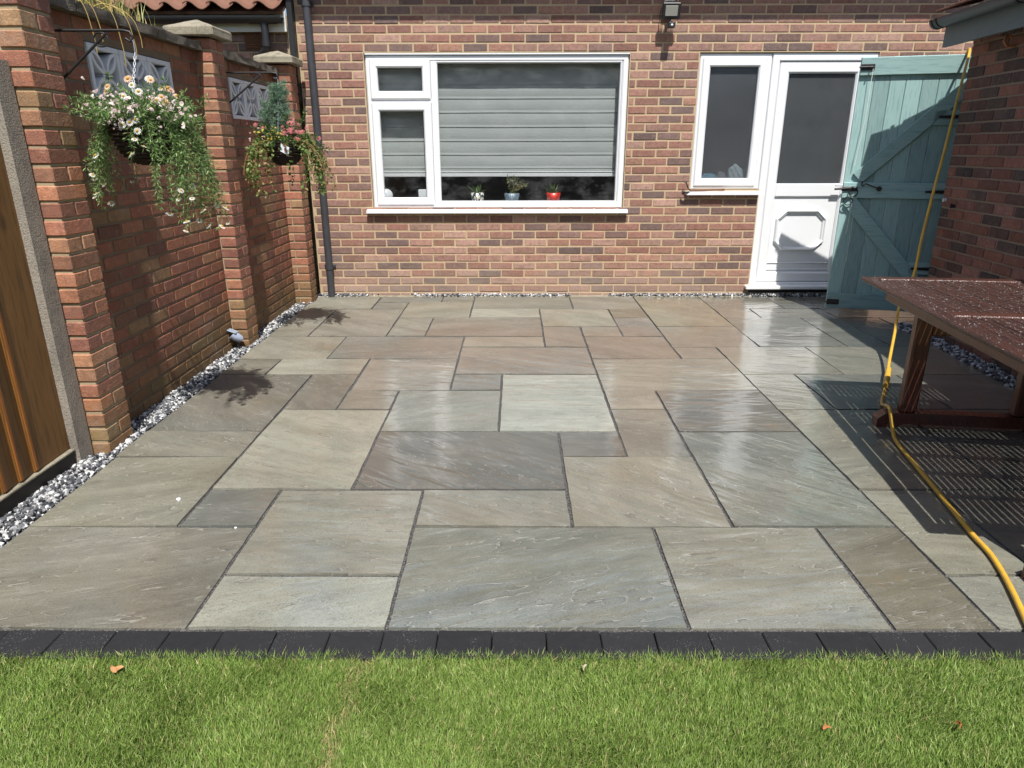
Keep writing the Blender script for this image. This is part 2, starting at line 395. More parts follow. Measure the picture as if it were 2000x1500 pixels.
def wood_mat(name, c1, c2, dark, rough, axis=2, scale=1.0, coat=0.0, knots=True, drops=False, island=False):
    t = NT(name); ob = t.coord('Object'); rnd = t.n('ObjectInfo').outputs['Random']
    if island: rnd = t.n('NewGeometry').outputs['Random Per Island']
    sh = t.n('CombineXYZ', X=t.math('MULTIPLY', rnd, 31.0), Y=t.math('MULTIPLY', rnd, 17.0), Z=t.math('MULTIPLY', rnd, 23.0)).outputs[0]
    sc = [22*scale]*3; sc[axis] = 1.6*scale
    v = t.map(ob, tuple(sc), loc=sh)
    g = t.noise(v, 1.0, 6, .6, .5); g2 = t.noise(v, 5.0, 3, .6)
    c = t.mix(g, c1, c2); c = t.mix(t.ramp(g2, [(.35, .55), (.5, 0)]), c, dark)
    if knots:
        kv = [7*scale]*3; kv[axis] = 3.4*scale
        k = t.n('TexVoronoi', Vector=t.map(ob, tuple(kv), loc=sh), Scale=1.0).outputs['Distance']
        c = t.mix(t.ramp(k, [(.06, .75), (.13, 0)]), c, dark)
    hv = t.n('HueSaturation', Color=c, Value=t.math('MULTIPLY_ADD', rnd, .35, .82)); c = hv.outputs[0]
    h = t.math('ADD', g, t.math('MULTIPLY', g2, .5)); nrm = t.bump(h, .35, .003)
    kw = {}
    if drops:
        P = t.pos(); vd = t.n('TexVoronoi', Vector=P, Scale=62.0, Randomness=1.0); d = vd.outputs['Distance']
        dm = t.ramp(d, [(.12, 1), (.34, 0)], 'EASE')
        nrm = t.bump(t.math('ADD', dm, t.math('MULTIPLY', t.noise(P, 120, 2, .5), .5)), .9, .006, nrm)
    if coat: kw = dict(Coat_Weight=coat, Coat_Roughness=.12, Coat_Normal=nrm)
    t.principled(Base_Color=c, Roughness=rough, Normal=nrm, **kw); return t.m
M['fence'] = wood_mat('fence_board_wood', lin(126,88,42), lin(98,66,30), lin(54,36,18), .55, 2, .7)
M['batten'] = wood_mat('fence_sunlit_edge', lin(158,98,42), lin(128,76,30), lin(80,48,20), .5, 2, .7)
M['gate'] = wood_mat('teal_painted_wood', lin(148,177,173), lin(137,166,163), lin(104,137,138), .55, 2, .9)
M['gate_x'] = wood_mat('teal_painted_rail', lin(147,176,172), lin(137,166,163), lin(104,137,138), .55, 0, .9)
M['table'] = wood_mat('wet_varnished_hardwood', lin(76,44,32), lin(50,29,22), lin(22,13,10), .45, 1, 1.0, .25, False, True)
M['table_x'] = wood_mat('wet_varnished_rail', lin(86,48,34), lin(56,31,23), lin(26,15,12), .45, 0, 1.0, .25, False, True)
M['tleg'] = wood_mat('varnished_leg', lin(104,54,36), lin(74,36,24), lin(38,18,13), .4, 2, 1.0, .3, False)
M['basket'] = wood_mat('woven_basket', (.05, .028, .018), (.03, .018, .012), (.012, .008, .006), .8, 0, 2, 0, False)
def tint_mat(name, rough=.55, trans=.35, spec=.35):
    t = NT(name); a = t.n('Attribute', props=dict(attribute_name='tint')).outputs['Color']
    p = t.n('BsdfPrincipled', Base_Color=a, Roughness=rough, Specular_IOR_Level=spec).outputs[0]
    tl = t.n('BsdfTranslucent', Color=t.mix(.5, a, (.35, .42, .06), 'MULTIPLY') if False else a).outputs[0]
    b = t.n('MixShader', Fac=trans, i1=p, i2=tl).outputs[0]; t.t.links.new(b, t.out.inputs['Surface']); return t.m
M['leaf'] = tint_mat('leaf', .5, .35); M['petal'] = tint_mat('petal', .6, .3, .2); M['blade'] = tint_mat('grass_blade', .5, .32, .4); M['stone'] = tint_mat('gravel_chipping', .5, 0.0, .5)
def soil_mat(name, a, b):
    t = NT(name); P = t.pos(); n = t.noise(P, 9, 6, .7); f = t.noise(P, 150, 3, .7)
    c = t.mix(t.ramp(t.math('ADD', t.math('MULTIPLY', n, .5), t.math('MULTIPLY', f, .5)), [(.35, 0), (.65, 1)]), a, b)
    t.principled(Base_Color=c, Roughness=.95, Normal=t.bump(f, .8, .01)); return t.m
M['soil'] = soil_mat('soil', (.03, .024, .016), (.07, .055, .035)); M['turf'] = soil_mat('turf', (.07, .10, .025), (.16, .20, .06)); M['bed'] = soil_mat('gravel_bed', (.02, .02, .022), (.09, .09, .09))
def hose_mat():
    t = NT('yellow_hose'); ob = t.coord(); n = t.noise(ob, 14, 4, .6)
    c = t.mix(t.ramp(n, [(.4, 0), (.7, .5)]), lin(206,160,52), lin(158,128,64)); t.principled(Base_Color=c, Roughness=.42); return t.m
M['hose'] = hose_mat()

# ------------------------------------------------------------------ ground and setting
mb = MB(); mb.add([(-60,-60,-.10), (60,-60,-.10), (60,60,-.10), (-60,60,-.10)], [(0,1,2,3)])
mb.build('ground', M['soil'], None, 'bare ground lying under the whole garden', 'ground', kind='structure')
D = 6.805                         # front face of the house wall
# paving grid lines (metres)
XL = [v*.93333 for v in (-2.07,-1.75,-1.415,-1.085,-.757,-.424,-.09,.24,.575,.912,1.25,1.592,1.945,2.30,2.65,3.0,3.38,4.1)]
YL = [v*.93333 for v in (1.882,2.187,2.53,2.866,3.22,3.556,3.90,4.245,4.58,4.947,5.28,5.615,5.94,6.28,6.648,6.95,7.225)]
patio = empty('patio', (0, 1.75, 0), 'wet riven sandstone patio laid in mixed sizes with dark joints', 'patio', kind='structure')
mb = MB(); mb.box((.97, (1.752+6.745)/2, -.0285), (5.77, 6.745-1.752, .041))
mb.build('joint_bed', M['grit'], patio)
SL = [ # x0 x1 y0 y1 colour (display values of the stone)
 (0,3,0,2,(142,133,117)),(3,5,0,1,(176,173,156)),(3,5,1,3,(163,156,138)),(2,3,2,3,(124,128,124)),(0,2,2,4,(152,143,120)),(0,2,4,5,(146,136,117)),
 (2,4,3,6,(172,166,146)),(4,7,3,5,(112,107,101)),(5,7,2,3,(150,142,124)),(5,8,0,2,(140,141,129)),(8,10,0,2,(158,151,131)),(10,11,0,2,(138,127,102)),
 (7,9,2,4,(160,150,129)),(7,8,4,5,(118,113,106)),(8,9,4,6,(140,134,119)),(8,9,6,7,(166,153,134)),(9,11,5,7,(122,116,108)),(9,11,2,5,(132,134,122)),
 (8,11,7,9,(164,154,136)),(10,11,9,10,(154,141,126)),(8,10,9,11,(151,134,120)),(6,8,5,8,(182,182,170)),(4,6,5,7,(150,148,135)),(5,6,7,8,(132,130,124)),
 (3,5,7,9,(158,146,131)),(3,4,6,7,(144,136,120)),(5,8,8,10,(153,141,130)),(2,3,6,8,(134,122,106)),(0,2,5,8,(130,119,106)),(1,3,8,9,(170,162,145)),(0,1,8,9,(140,130,114)),
 (0,2,9,11,(158,144,124)),(2,5,9,11,(136,130,121)),(5,7,10,11,(164,154,136)),(7,8,10,12,(150,134,120)),(8,9,11,12,(158,144,128)),(7,9,12,14,(166,153,131)),(9,10,13,14,(140,116,86)),
 (9,10,11,13,(146,130,122)),(4,7,11,13,(148,132,118)),(3,4,11,13,(150,138,122)),(1,3,11,14,(152,136,120)),(0,1,11,14,(150,138,122)),(0,2,14,16,(156,147,129)),(2,3,14,15,(130,126,118)),
 (2,4,15,16,(138,132,122)),(3,5,13,15,(158,144,120)),(4,5,15,16,(140,130,116)),(5,8,14,16,(146,137,121)),(5,7,13,14,(168,160,142)),(8,10,14,16,(152,135,117)),
 (10,12,12,16,(166,148,116)),(10,12,10,12,(154,140,123)),(12,14,14,16,(140,134,118)),(12,13,13,14,(156,144,126)),(12,14,11,13,(134,131,118)),(12,14,10,11,(132,128,120)),
 (11,13,8,10,(160,150,132)),(11,12,6,8,(160,153,135)),(11,13,3,6,(160,148,123)),(11,12,1,3,(168,160,138)),(11,13,0,1,(160,155,138)),
 (12,14,1,3,(150,140,120)),(14,16,1,3,(140,132,118)),(13,15,0,1,(152,146,130)),(15,16,0,1,(146,138,120)),(13,16,3,5,(140,134,122)),(13,15,5,6,(150,140,124)),(15,16,5,6,(134,128,118)),
 (12,14,6,8,(132,130,122)),(14,16,6,8,(146,140,128)),(13,16,8,10,(162,152,132)),(14,15,10,13,(128,128,120)),(15,16,10,13,(136,132,122)),(13,15,13,14,(142,136,122)),(15,17,13,14,(138,132,120)),
 (14,15,14,16,(134,131,120)),(15,17,14,16,(140,134,122)),(16,17,10,13,(138,132,120))]
def make_slab(x0, x1, y0, y1, col, k):
    j = .0072
    w, d = x1-x0-2*j, y1-y0-2*j; cx, cy = (x0+x1)/2, (y0+y1)/2
    nx, ny = max(4, int(w/.055)), max(4, int(d/.055)); V = []; F = []
    base = random.uniform(-.0015, .002); tx, ty = random.uniform(-.0025, .0025), random.uniform(-.0025, .0025)
    sk = random.uniform(-.002, .002)
    for b in range(ny+1):
        for a in range(nx+1):
            u, v = a/nx-.5, b/ny-.5; x, y = u*w, v*d
            on = (a in (0, nx)) or (b in (0, ny))
            q = Vector((x*4+k*7.1, y*7+k*3.3, k*1.7))
            z = base + tx*u*2 + ty*v*2 + .0016*mnoise.noise(q) + .0007*mnoise.noise(q*4)
            if on:
                e = .0034*mnoise.noise(Vector((x*16+k, y*16-k, k*.37))) + .0022*mnoise.noise(Vector((x*70+k, y*70, k)))
                if a in (0, nx): x += e
                if b in (0, ny): y += e
            V.append((x+sk*v, y, z))
    for b in range(ny):
        for a in range(nx): i = b*(nx+1)+a; F.append((i, i+1, i+nx+2, i+nx+1))
    loop = [a for a in range(nx+1)] + [b*(nx+1)+nx for b in range(1, ny+1)] + [ny*(nx+1)+a for a in range(nx-1, -1, -1)] + [b*(nx+1) for b in range(ny-1, 0, -1)]
    n0 = len(V); L = len(loop); V += [V[i] for i in loop]; V += [(V[i][0], V[i][1], -.03) for i in loop]
    for i in range(L): F.append((n0+i, n0+L+i, n0+L+(i+1) % L, n0+(i+1) % L))
    me = bpy.data.meshes.new('paving_slab'); me.from_pydata(V, [], F)
    me.polygons.foreach_set('use_smooth', [True]*(nx*ny)+[False]*L); me.materials.append(M['slab']); me.update()
    o = bpy.data.objects.new('paving_slab', me); link(o, patio); o.location = Vector((cx, cy, 0)) - OFF[patio.name]
    c = lin(*col); g_ = sum(c)/3; c = [(.48*g_+.52*v)*k_*.74*(g_/.26)**.18 for v, k_ in zip(c, (.965, 1.0, .90))]; o.color = (c[0], c[1], c[2], 1)
    return o
for k, (a, b, c, d, col) in enumerate(SL):
    x0 = XL[a]
    if a == 0: x0 = -1.915 - .0125*(YL[c]-2.3)
    make_slab(x0, XL[b], YL[c], YL[d], col, k+1)
# charcoal edging
kroot = empty('edging', (0, 1.70, 0), 'row of charcoal edging blocks between the patio and lawn', 'edging', kind='structure')
kvar = []
for q in range(3):
    mb = MB(); mb.box((0, 0, -.04), (.1622, .118, .085), .003)
    me = mb.mesh('edging_block'); me.materials.append(M['kerb'])
    for v in me.vertices: v.co += Vector((random.uniform(-.0012, .0012), random.uniform(-.0012, .0012), random.uniform(-.0008, .0008)))
    kvar.append(me)
x = -2.62; i = 0
while x < 2.7:
    o = bpy.data.objects.new('edging_block', kvar[i % 3]); link(o, kroot)
    o.location = (x, -.009+random.uniform(-.001, .001), random.uniform(-.002, .001)-.002); o.rotation_euler = (0, 0, random.uniform(-.006, .006))
    x += .1645; i += 1

# ------------------------------------------------------------------ brickwork helper
BR = {}
def brick_mesh(size, mat):
    key = (tuple(round(s, 3) for s in size), mat.name)
    if key not in BR:
        mb = MB(); mb.box((0, 0, 0), size, .0045); me = mb.mesh('brick'); me.materials.append(mat); BR[key] = me
    return BR[key]
def lay(bricks, root, mats, limit, parents=None, xf=None):
    """bricks: list of (centre, size, parentpart). The nearest `limit` become objects, the rest one joined part."""
    xf = xf or Matrix.Identity(4)
    def key(b):
        p = xf @ Vector(b[0]); v = p - CAM; return v.length
    def vis(b):
        p = xf @ Vector(b[0]); v = p-CAM; z = v.dot(f_); 
        return z > 0 and abs(v.dot(r_)/z) < .76 and abs(v.dot(u_)/z) < .575
    order = sorted(range(len(bricks)), key=lambda i: (not vis(bricks[i]), key(bricks[i])))
    ones = [i for i in order[:limit]]; rest = order[limit:]
    for i in ones:
        c, s, par = bricks[i]
        o = bpy.data.objects.new('brick', brick_mesh(s, mats[0])); link(o, par)
        o.location = Vector(c) - (offset_of(par)) + Vector((random.uniform(-.0008, .0008), random.uniform(-.0018, .0018), random.uniform(-.0016, .0016)))
        o.rotation_euler = (random.uniform(-.006, .006), random.uniform(-.008, .008), random.uniform(-.006, .006))
    if rest:
        mb = MB()
        for i in rest:
            c, s, par = bricks[i]
            rt = Matrix.Rotation(random.uniform(-.004, .004), 3, 'Y')
            mb.box(Vector(c) + Vector((0, random.uniform(-.0012, .0012), 0)), s, .0045, rot=rt)
        mb.build('brickwork', mats[1], bricks[rest[0]][2], kind='stuff')
def cut(a, b, holes):
    segs = [(a, b)]
    for h0, h1 in holes:
        out = []
        for s0, s1 in segs:
            if h1 <= s0 or h0 >= s1: out.append((s0, s1)); continue
            if h0 > s0: out.append((s0, h0))
            if h1 < s1: out.append((h1, s1))
        segs = out
    return segs

# ------------------------------------------------------------------ house
house = empty('house', (0.9, D, 0), 'red brick house wall with white window and door facing the patio', 'house')
HX0, HX1, HZ1 = -1.945, 4.6, 3.06
W1 = (-1.362, 1.034, .847, 2.207); W2 = (1.662, 3.27, 1.018, 2.207); DR = (2.325, 3.27, .0, 2.207)
mb = MB()
ys, yb = D+.004, D+.25
def slabw(x0, x1, z0, z1): mb.box(((x0+x1)/2, (ys+yb)/2, (z0+z1)/2), (x1-x0, yb-ys, z1-z0))
slabw(HX0, HX1, 2.207, HZ1); slabw(HX0, W1[0], -.1, 2.207); slabw(W1[1], W2[0], -.1, 2.207); slabw(DR[1], HX1, -.1, 2.207)
slabw(W1[0], W1[1], -.1, .847); slabw(W2[0], DR[0], -.1, 1.018); slabw(DR[0], DR[1], -.1, .03)
hwall = mb.build('wall', M['house_m'], house)
bl = []
CO, BL, JT = .075, .2235, .0125
for k in range(-1, 41):
    z0 = .037 + k*CO; z1 = z0+CO
    if z1 > HZ1+.01: break
    ph = -.1335 + (0 if k % 2 == 0 else BL/2) + random.uniform(-.004, .004)
    n0 = math.floor((HX0-ph)/BL)
    for i in range(n0, n0+34):
        a, b = ph+i*BL, ph+(i+1)*BL
        a, b = max(a, HX0), min(b, HX1)
        if b-a < .02: continue
        holes = []
        zc = (z0+z1)/2
        if W1[2]-.02 < zc < W1[3]: holes.append((W1[0], W1[1]))
        if W2[2]-.01 < zc < W2[3]: holes.append((W2[0], W2[1]))
        if zc < W2[3]: holes.append((DR[0], DR[1]))
        for s0, s1 in cut(a, b, holes):
            if s1-s0 < .03: continue
            L = round(s1-s0-JT + random.choice((-.003, -.001, 0, .002)), 3)
            bl.append((((s0+s1)/2, D+.045, zc), (L, .09, CO-JT), hwall))
lay(bl, house, (M['house_b'], M['house_bi']), 300)
# plinth concrete edge showing between gravel patches
mb = MB(); mb.box((.2, 6.79, -.02), (4.3, .085, .05), .004); mb.build('footing', M['cap'], house)
# main window
FY = D+.020
win = MB().ring(W1[0]+.004, W1[1]-.004, W1[2], 2.194, .055, FY, FY+.075).build('window', M['upvc'], house)
mb = MB(); mb.box((-.742, FY+.037, 1.52), (.052, .070, 1.25), .006); mb.build('mullion', M['upvc'], win)
mb = MB(); mb.box((-1.04, FY+.037, 1.807), (.545, .068, .04), .005); mb.build('transom', M['upvc'], win)
sash = MB().ring(-1.325, -.770, 1.817, 2.163, .075, FY-.012, FY+.05, .014, .012); sash.build('opening_sash', M['upvc'], win)
sash = MB().ring(-1.325, -.770, .874, 1.797, .075, FY-.012, FY+.05, .014, .012); sash.build('opening_sash', M['upvc'], win)
mb = MB().ring(-.722, .972, .900, 2.142, .016, FY+.004, FY+.06, .004, .008); mb.build('glazing_bead', M['upvc'], win)
def pane(x0, x1, z0, z1, y, mat, par):
    mb = MB(); mb.box(((x0+x1)/2, y, (z0+z1)/2), (x1-x0, .004, z1-z0)); return mb.build('pane', mat, par)
pane(-1.262, -.834, 1.885, 2.10, FY+.03, M['glass'], win); pane(-1.262, -.834, .94, 1.733, FY+.03, M['glass'], win); pane(-.712, .962, .91, 2.132, FY+.03, M['glass'], win)
mb = MB(); mb.prism([(D-.052, .808), (D-.052, .832), (D+.03, .846), (D+.1, .846), (D+.1, .808)], 0, -1.42, 1.078); mb.build('sill', M['upvc'], win)
mb = MB(); mb.box((-.16, 7.0, .893), (2.40, .28, .022), .004); mb.build('inner_sill', M['upvc'], win)
mb = MB(); mb.box((-.16, FY+.02, 2.2005), (2.385, .07, .012)); mb.build('head_trim', M['upvc'], win)
# side window
sw = MB().ring(1.664, 2.322, 1.02, 2.203, .05, FY, FY+.075).build('window', M['upvc'], house)
MB().ring(1.69, 2.284, 1.045, 2.168, .078, FY-.012, FY+.05, .014, .012).build('opening_sash', M['upvc'], sw)
pane(1.76, 2.215, 1.115, 2.10, FY+.03, M['obscure'], sw)
mb = MB(); mb.prism([(D-.052, .974), (D-.052, .996), (D+.03, 1.012), (D+.1, 1.012), (D+.1, .974)], 0, 1.625, 2.322); mb.build('sill', M['upvc'], sw)
# door with frame
door = MB().ring(2.324, 3.268, .062, 2.2035, .07, FY-.004, FY+.08, .006, .010).build('door', M['upvc'], house)
LY = FY+.006
MB().ring(2.398, 3.194, .136, 2.130, .095, LY, LY+.05, .008, .014).build('leaf', M['upvc'], door)
mb = MB(); mb.box((2.796, LY+.028, 1.012), (.612, .046, .12), .008); mb.build('mid_rail', M['upvc'], door)
mb = MB(); mb.box((2.796, LY+.032, .585), (.62, .02, .75)); mb.build('lower_panel', M['upvc'], door)
pane(2.488, 3.104, 1.065, 2.04, LY+.03, M['obscure'], door)
for q, dz in ((.0, .32), (0, .255)):
    mb = MB(); mb.box((2.796, LY+.020, dz), (.61, .012, .012), .004); mb.build('moulding', M['upvc'], door)
oc = [(2.61, .445), (2.93, .445), (3.02, .53), (3.02, .745), (2.93, .828), (2.62, .828), (2.53, .745), (2.53, .53)]
cx, cz = 2.776, .636
V = []; F = []
for (sc, y) in ((1.0, LY+.022), (.985, LY+.002), (.95, LY-.006), (.91, LY+.006), (.88, LY+.006), (.86, LY+.012), (.84, LY+.022)):
    V += [(cx+(p[0]-cx)*sc, y, cz+(p[1]-cz)*sc) for p in oc]
for i in range(6):
    for k in range(8): F.append((i*8+k, i*8+(k+1) % 8, (i+1)*8+(k+1) % 8, (i+1)*8+k))
MB().add(V, F).build('octagon_moulding', M['upvc'], door)
mb = MB(); mb.box((2.80, D-.01, .0885), (1.04, .105, .035), .006); mb.build('threshold', M['upvc'], door)
mb = MB(); mb.box((2.80, D+.03, .03), (.98, .05, .08)); mb.build('step_base', M['black'], door)
mb = MB(); mb.box((3.15, LY-.012, 1.02), (.03, .02, .2), .006); mb.tube([(3.15, LY-.02, 1.06), (3.15, LY-.055, 1.06), (3.03, LY-.055, 1.06)], .009, 8); mb.build('handle', M['whiteplas'], door)
# room behind
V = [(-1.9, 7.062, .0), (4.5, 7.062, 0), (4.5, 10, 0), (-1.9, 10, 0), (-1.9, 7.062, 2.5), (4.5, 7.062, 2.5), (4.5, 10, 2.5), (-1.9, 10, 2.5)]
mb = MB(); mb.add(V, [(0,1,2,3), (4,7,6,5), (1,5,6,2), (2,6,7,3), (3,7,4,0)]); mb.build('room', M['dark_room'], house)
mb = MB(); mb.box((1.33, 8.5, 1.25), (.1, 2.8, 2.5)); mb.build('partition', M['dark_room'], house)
# reveal lining
mb = MB()
for (x0, x1, z0, z1) in ((W1[0], W1[1], .845, 2.207),):
    mb.box((x0-.012, 7.0, (z0+z1)/2), (.02, .16, z1-z0)); mb.box((x1+.012, 7.0, (z0+z1)/2), (.02, .16, z1-z0)); 
mb.build('reveal', M['upvc'], house)
# eaves and roof
ev = MB(); ev.prism([(D-.30, 3.062), (D-.30, 3.25), (D+.25, 3.25), (D+.25, 3.062)], 0, HX0-.05, HX1); roof = ev.build('eaves', M['fascia_w'], house)
mb = MB(); mb.prism([(D-.42, 3.22), (D-.42, 3.27), (D+3.5, 5.55), (D+3.5, 5.50)], 0, HX0-.05, HX1); mb.build('roof', M['tile2'], house)
# downpipe
dp = MB(); dp.tube([(-1.822, D-.050, -.02), (-1.822, D-.050, 3.05)], .034, 16); dpo = dp.build('downpipe', M['plasdark'], house)
for z in (2.595, 1.3, .3):
    mb = MB(); mb.tube([(-1.822, D-.050, z-.025), (-1.822, D-.050, z+.025)], .039, 16); mb.box((-1.822, D-.008, z), (.11, .012, .03), .003); mb.build('pipe_clip', M['plasdark'], dpo)
# black corner board on the left
mb = MB(); mb.box((-1.972, D-.03, 2.6), (.05, .09, 1.6), .004); mb.build('corner_board', M['black'], house)

# ------------------------------------------------------------------ blind and things on the sills
bd = empty('roman_blind', (-.16, 6.95, 1.138), 'grey pleated fabric blind lowered behind the large window', 'blind')
prof = []
zt = 2.20; folds = [1.949, 1.83, 1.707, 1.58, 1.455, 1.331, 1.207]
pts = [2.20, 2.075] + folds
for a, b in zip(pts[:-1], pts[1:]):
    for q in range(5):
        s = q/5; prof.append((6.952 - .004*math.sin(PI*min(1, s*1.15)) - .002*s, a+(b-a)*s))
    prof.append((6.946, b+.006)); prof.append((6.952, b+.001))
prof += [(6.95, 1.20), (6.95, 1.178)]
nx = 40; V = []; F = []
for i, (y, z) in enumerate(prof):
    for k in range(nx+1):
        xx = -1.335+2.335*k/nx; V.append((xx, y+.002*mnoise.noise(Vector((xx*3, z*5, 1))), z+.0025*mnoise.noise(Vector((xx*1.6, round(z, 2)*9, 4)))))
for i in range(len(prof)-1):
    for k in range(nx): j = i*(nx+1)+k; F.append((j, j+1, j+nx+2, j+nx+1))
MB().add(V, F, False).build('fabric', M['blind'], bd)
mb = MB(); mb.box((-.1675, 6.940, 1.1525), (2.335, .014, .030), .003); mb.build('bottom_rail', M['upvc'], bd)
mb = MB(); mb.box((-.1675, 6.940, 1.180), (2.335, .010, .010), .002); mb.build('hem_bar', M['upvc'], bd)

def leaf_tris(c, dirs, L, Wd, bend=.3):
    """pointed leaves: each two quads folded; returns V (n*5,3), F (n*..)"""
    c = np.asarray(c, float); d = np.asarray(dirs, float); n = len(c)
    d = d/np.linalg.norm(d, axis=1, keepdims=True)
    up = RNG.normal(size=(n, 3)); s = np.cross(d, up); s /= np.linalg.norm(s, axis=1, keepdims=True)+1e-9
    nn = np.cross(s, d); L = np.broadcast_to(L, n)[:, None]; Wd = np.broadcast_to(Wd, n)[:, None]
    tip = c + d*L - nn*L*bend; mid = c + d*L*.5 - nn*L*bend*.15
    V = np.stack([c, mid+s*Wd/2, tip, mid-s*Wd/2], 1).reshape(-1, 3)
    F = np.arange(n*4).reshape(n, 4); return V, F
def shade(n, cols, jit=.12):
    cols = np.array(cols); i = RNG.integers(0, len(cols), n); c = cols[i]*(1+RNG.normal(0, jit, (n, 1))); return np.clip(c, .003, .95)
def pot(name, x, label, mat, w, h, seed, style, patt=None):
    z0 = .905; y0 = 6.915
    p = empty(name, (x, y0, z0), label, 'plant pot')
    mb = MB(); mb.lathe([(0, .0), (w*.40, .0), (w*.5, h), (w*.46, h), (w*.44, h*.85), (0, h*.85)], (x, y0, z0), 28); po = mb.build('pot', mat, p)
    n = 60
    if style == 'aloe':
        n = 22; a = RNG.uniform(0, 2*PI, n); e = RNG.uniform(.5, 1.3, n)
        d = np.stack([np.cos(a)*np.cos(e), np.sin(a)*np.cos(e), np.sin(e)], 1)
        V, F = leaf_tris(np.tile((x, y0, z0+h*.8), (n, 1)), d, RNG.uniform(.08, .14, n), .013, .15); V = V.copy()
        np_obj('plant', V, F, M['leaf'], p, np.repeat(shade(n, [lin(120,140,90), lin(86,112,66)]), 4, 0))
    else:
        cs = []; ds = []
        mbs = MB()
        for s in range(9):
            a = RNG.uniform(-.5, 3.6); pts_ = [Vector((x, y0, z0+h*.8))]; dr = Vector((math.cos(a)*.7+.25, math.sin(a)*.25, .9)).normalized()
            for q in range(6):
                pts_.append(pts_[-1]+dr*.030); dr = (dr + Vector((RNG.normal(0, .25), RNG.normal(0, .12), RNG.normal(-.03, .2)))).normalized()
                for _ in range(4): cs.append(pts_[-1]); ds.append(Vector(RNG.normal(size=3)))
            mbs.tube(pts_, .0022, 5)
        mbs.build('stem', M['rust'], p)
        V, F = leaf_tris(cs, ds, .024, .014, .1); np_obj('plant', V, F, M['leaf'], p, np.repeat(shade(len(cs), [lin(128,142,86), lin(96,116,62), lin(150,156,110)]), 4, 0))
    return po, p
def pattern_mat():
    t = NT('patterned_ceramic'); ob = t.coord(); v = t.n('TexVoronoi', Vector=t.map(ob, (1, 1, .6)), Scale=46.0)
    c = t.ramp(v.outputs['Distance'], [(0, lin(230,175,50)), (.18, lin(240,235,225)), (.42, lin(240,235,225)), (.5, lin(40,60,60))], 'CONSTANT')
    t.principled(Base_Color=c, Roughness=.3); return t.m
pot('potted_aloe', -.362, 'spiky plant in white pot with yellow and black pattern on sill', pattern_mat(), .132, .083, 1, 'aloe')
po, pr = pot('potted_shrub', -.03, 'straggly leafy plant in grey blue ribbed pot on sill', plain('blue_grey_ceramic', lin(120,136,148), .4), .140, .078, 2, 'shrub')
for k in range(22):
    a = 2*PI*k/22; mb = MB(); mb.tube([(-.03+.0575*math.cos(a), 6.915+.0575*math.sin(a), .908), (-.03+.0705*math.cos(a), 6.915+.0705*math.sin(a), .98)], .004, 5); mb.build('rib', po.data.materials[0], po)
pot('potted_succulent', .372, 'small spiky plant in plain red pot on sill', plain('red_ceramic', lin(190,52,40), .35), .140, .082, 3, 'aloe')
mb = MB(); mb.box((-.885, 6.92, .962), (.10, .045, .115), .006); mb.build('white_carton', M['whiteplas'], None, 'small pale carton standing on the sill behind the narrow sash', 'box')
mb = MB(); mb.lathe([(0, .0), (.055, 0), (.06, .01), (.056, .02), (0, .02)], (0, 0, 0), 24)
bw = mb.build('glass_dish', M['whiteplas'], None, 'round white dish leaning at the left end of the sill', 'dish'); bw.location = (-1.25, 6.93, .965); bw.rotation_euler = (1.4, 0, .3)
# cloth toys in side window
def blob(name, c, r, mat, label, cat, seed):
    bm = bmesh.new(); bmesh.ops.create_icosphere(bm, subdivisions=4, radius=1)
    for v in bm.verts:
        p = v.co.copy(); d = 1+.22*mnoise.noise(p*1.6+Vector((seed, 0, 0)))+.10*mnoise.noise(p*4+Vector((seed, 3, 0)))
        v.co = Vector((p.x*r[0]*d, p.y*r[1]*d, max(p.z, -.75)*r[2]*d))
    for f in bm.faces: f.smooth = True
    me = bpy.data.meshes.new(name); bm.to_mesh(me); bm.free(); me.materials.append(mat)
    o = bpy.data.objects.new(name, me); link(o, None); o.location = c; return setp(o, label, cat)
mb = MB(); mb.box((1.98, 6.99, 1.085), (.68, .25, .022), .004); mb.build('inner_sill', M['upvc'], sw)
def cloth_mat():
    t = NT('pale_blue_white_cloth'); ob = t.coord(); w = t.n('TexWave', Vector=t.map(ob, rot=(0, .6, 0)), Scale=7.0, Distortion=3.0).outputs['Fac']
    c = t.ramp(w, [(.45, (.55, .55, .52)), (.7, (.55, .55, .52)), (.8, (.18, .42, .50))]); t.principled(Base_Color=c, Roughness=.9); return t.m
blob('folded_cloth', (2.12, 6.94, 1.155), (.075, .035, .085), cloth_mat(), 'rounded pale cloth with blue stripe behind narrow side window', 'cloth', 1)
blob('soft_toy', (1.865, 6.94, 1.125), (.075, .04, .04), plain('teal_plush', lin(96,150,168), .95, .1, 40, .3), 'crumpled teal soft toy in corner of side window', 'soft toy', 5)
blob('grey_cloth', (1.99, 6.95, 1.13), (.045, .03, .05), plain('grey_plush', lin(120,125,130), .95, .1, 40, .3), 'small grey cloth between the two in side window', 'cloth', 9)

# rusty stay on the side-window sill
st = MB()
st.tube([(1.66, D-.03, 1.012), (1.78, D-.028, 1.016), (1.90, D-.026, 1.020), (1.985, D-.024, 1.022)], .008, 8, rs=[.007, .009, .008, .011])
rb = st.build('window_stay', M['rust'], None, 'rusty iron stay lying on the narrow side window sill', 'window stay')
mb = MB(); mb.tube([(1.665, D-.035, 1.01), (1.635, D-.05, 1.035), (1.618, D-.05, 1.075), (1.607, D-.045, 1.10), (1.60, D-.05, 1.085)], .006, 8)
mb.tube([(1.59, D-.03, .985), (1.60, D-.055, 1.0), (1.625, D-.055, 1.0), (1.65, D-.04, 1.0)], .009, 8); mb.build('hook', M['iron'], rb)

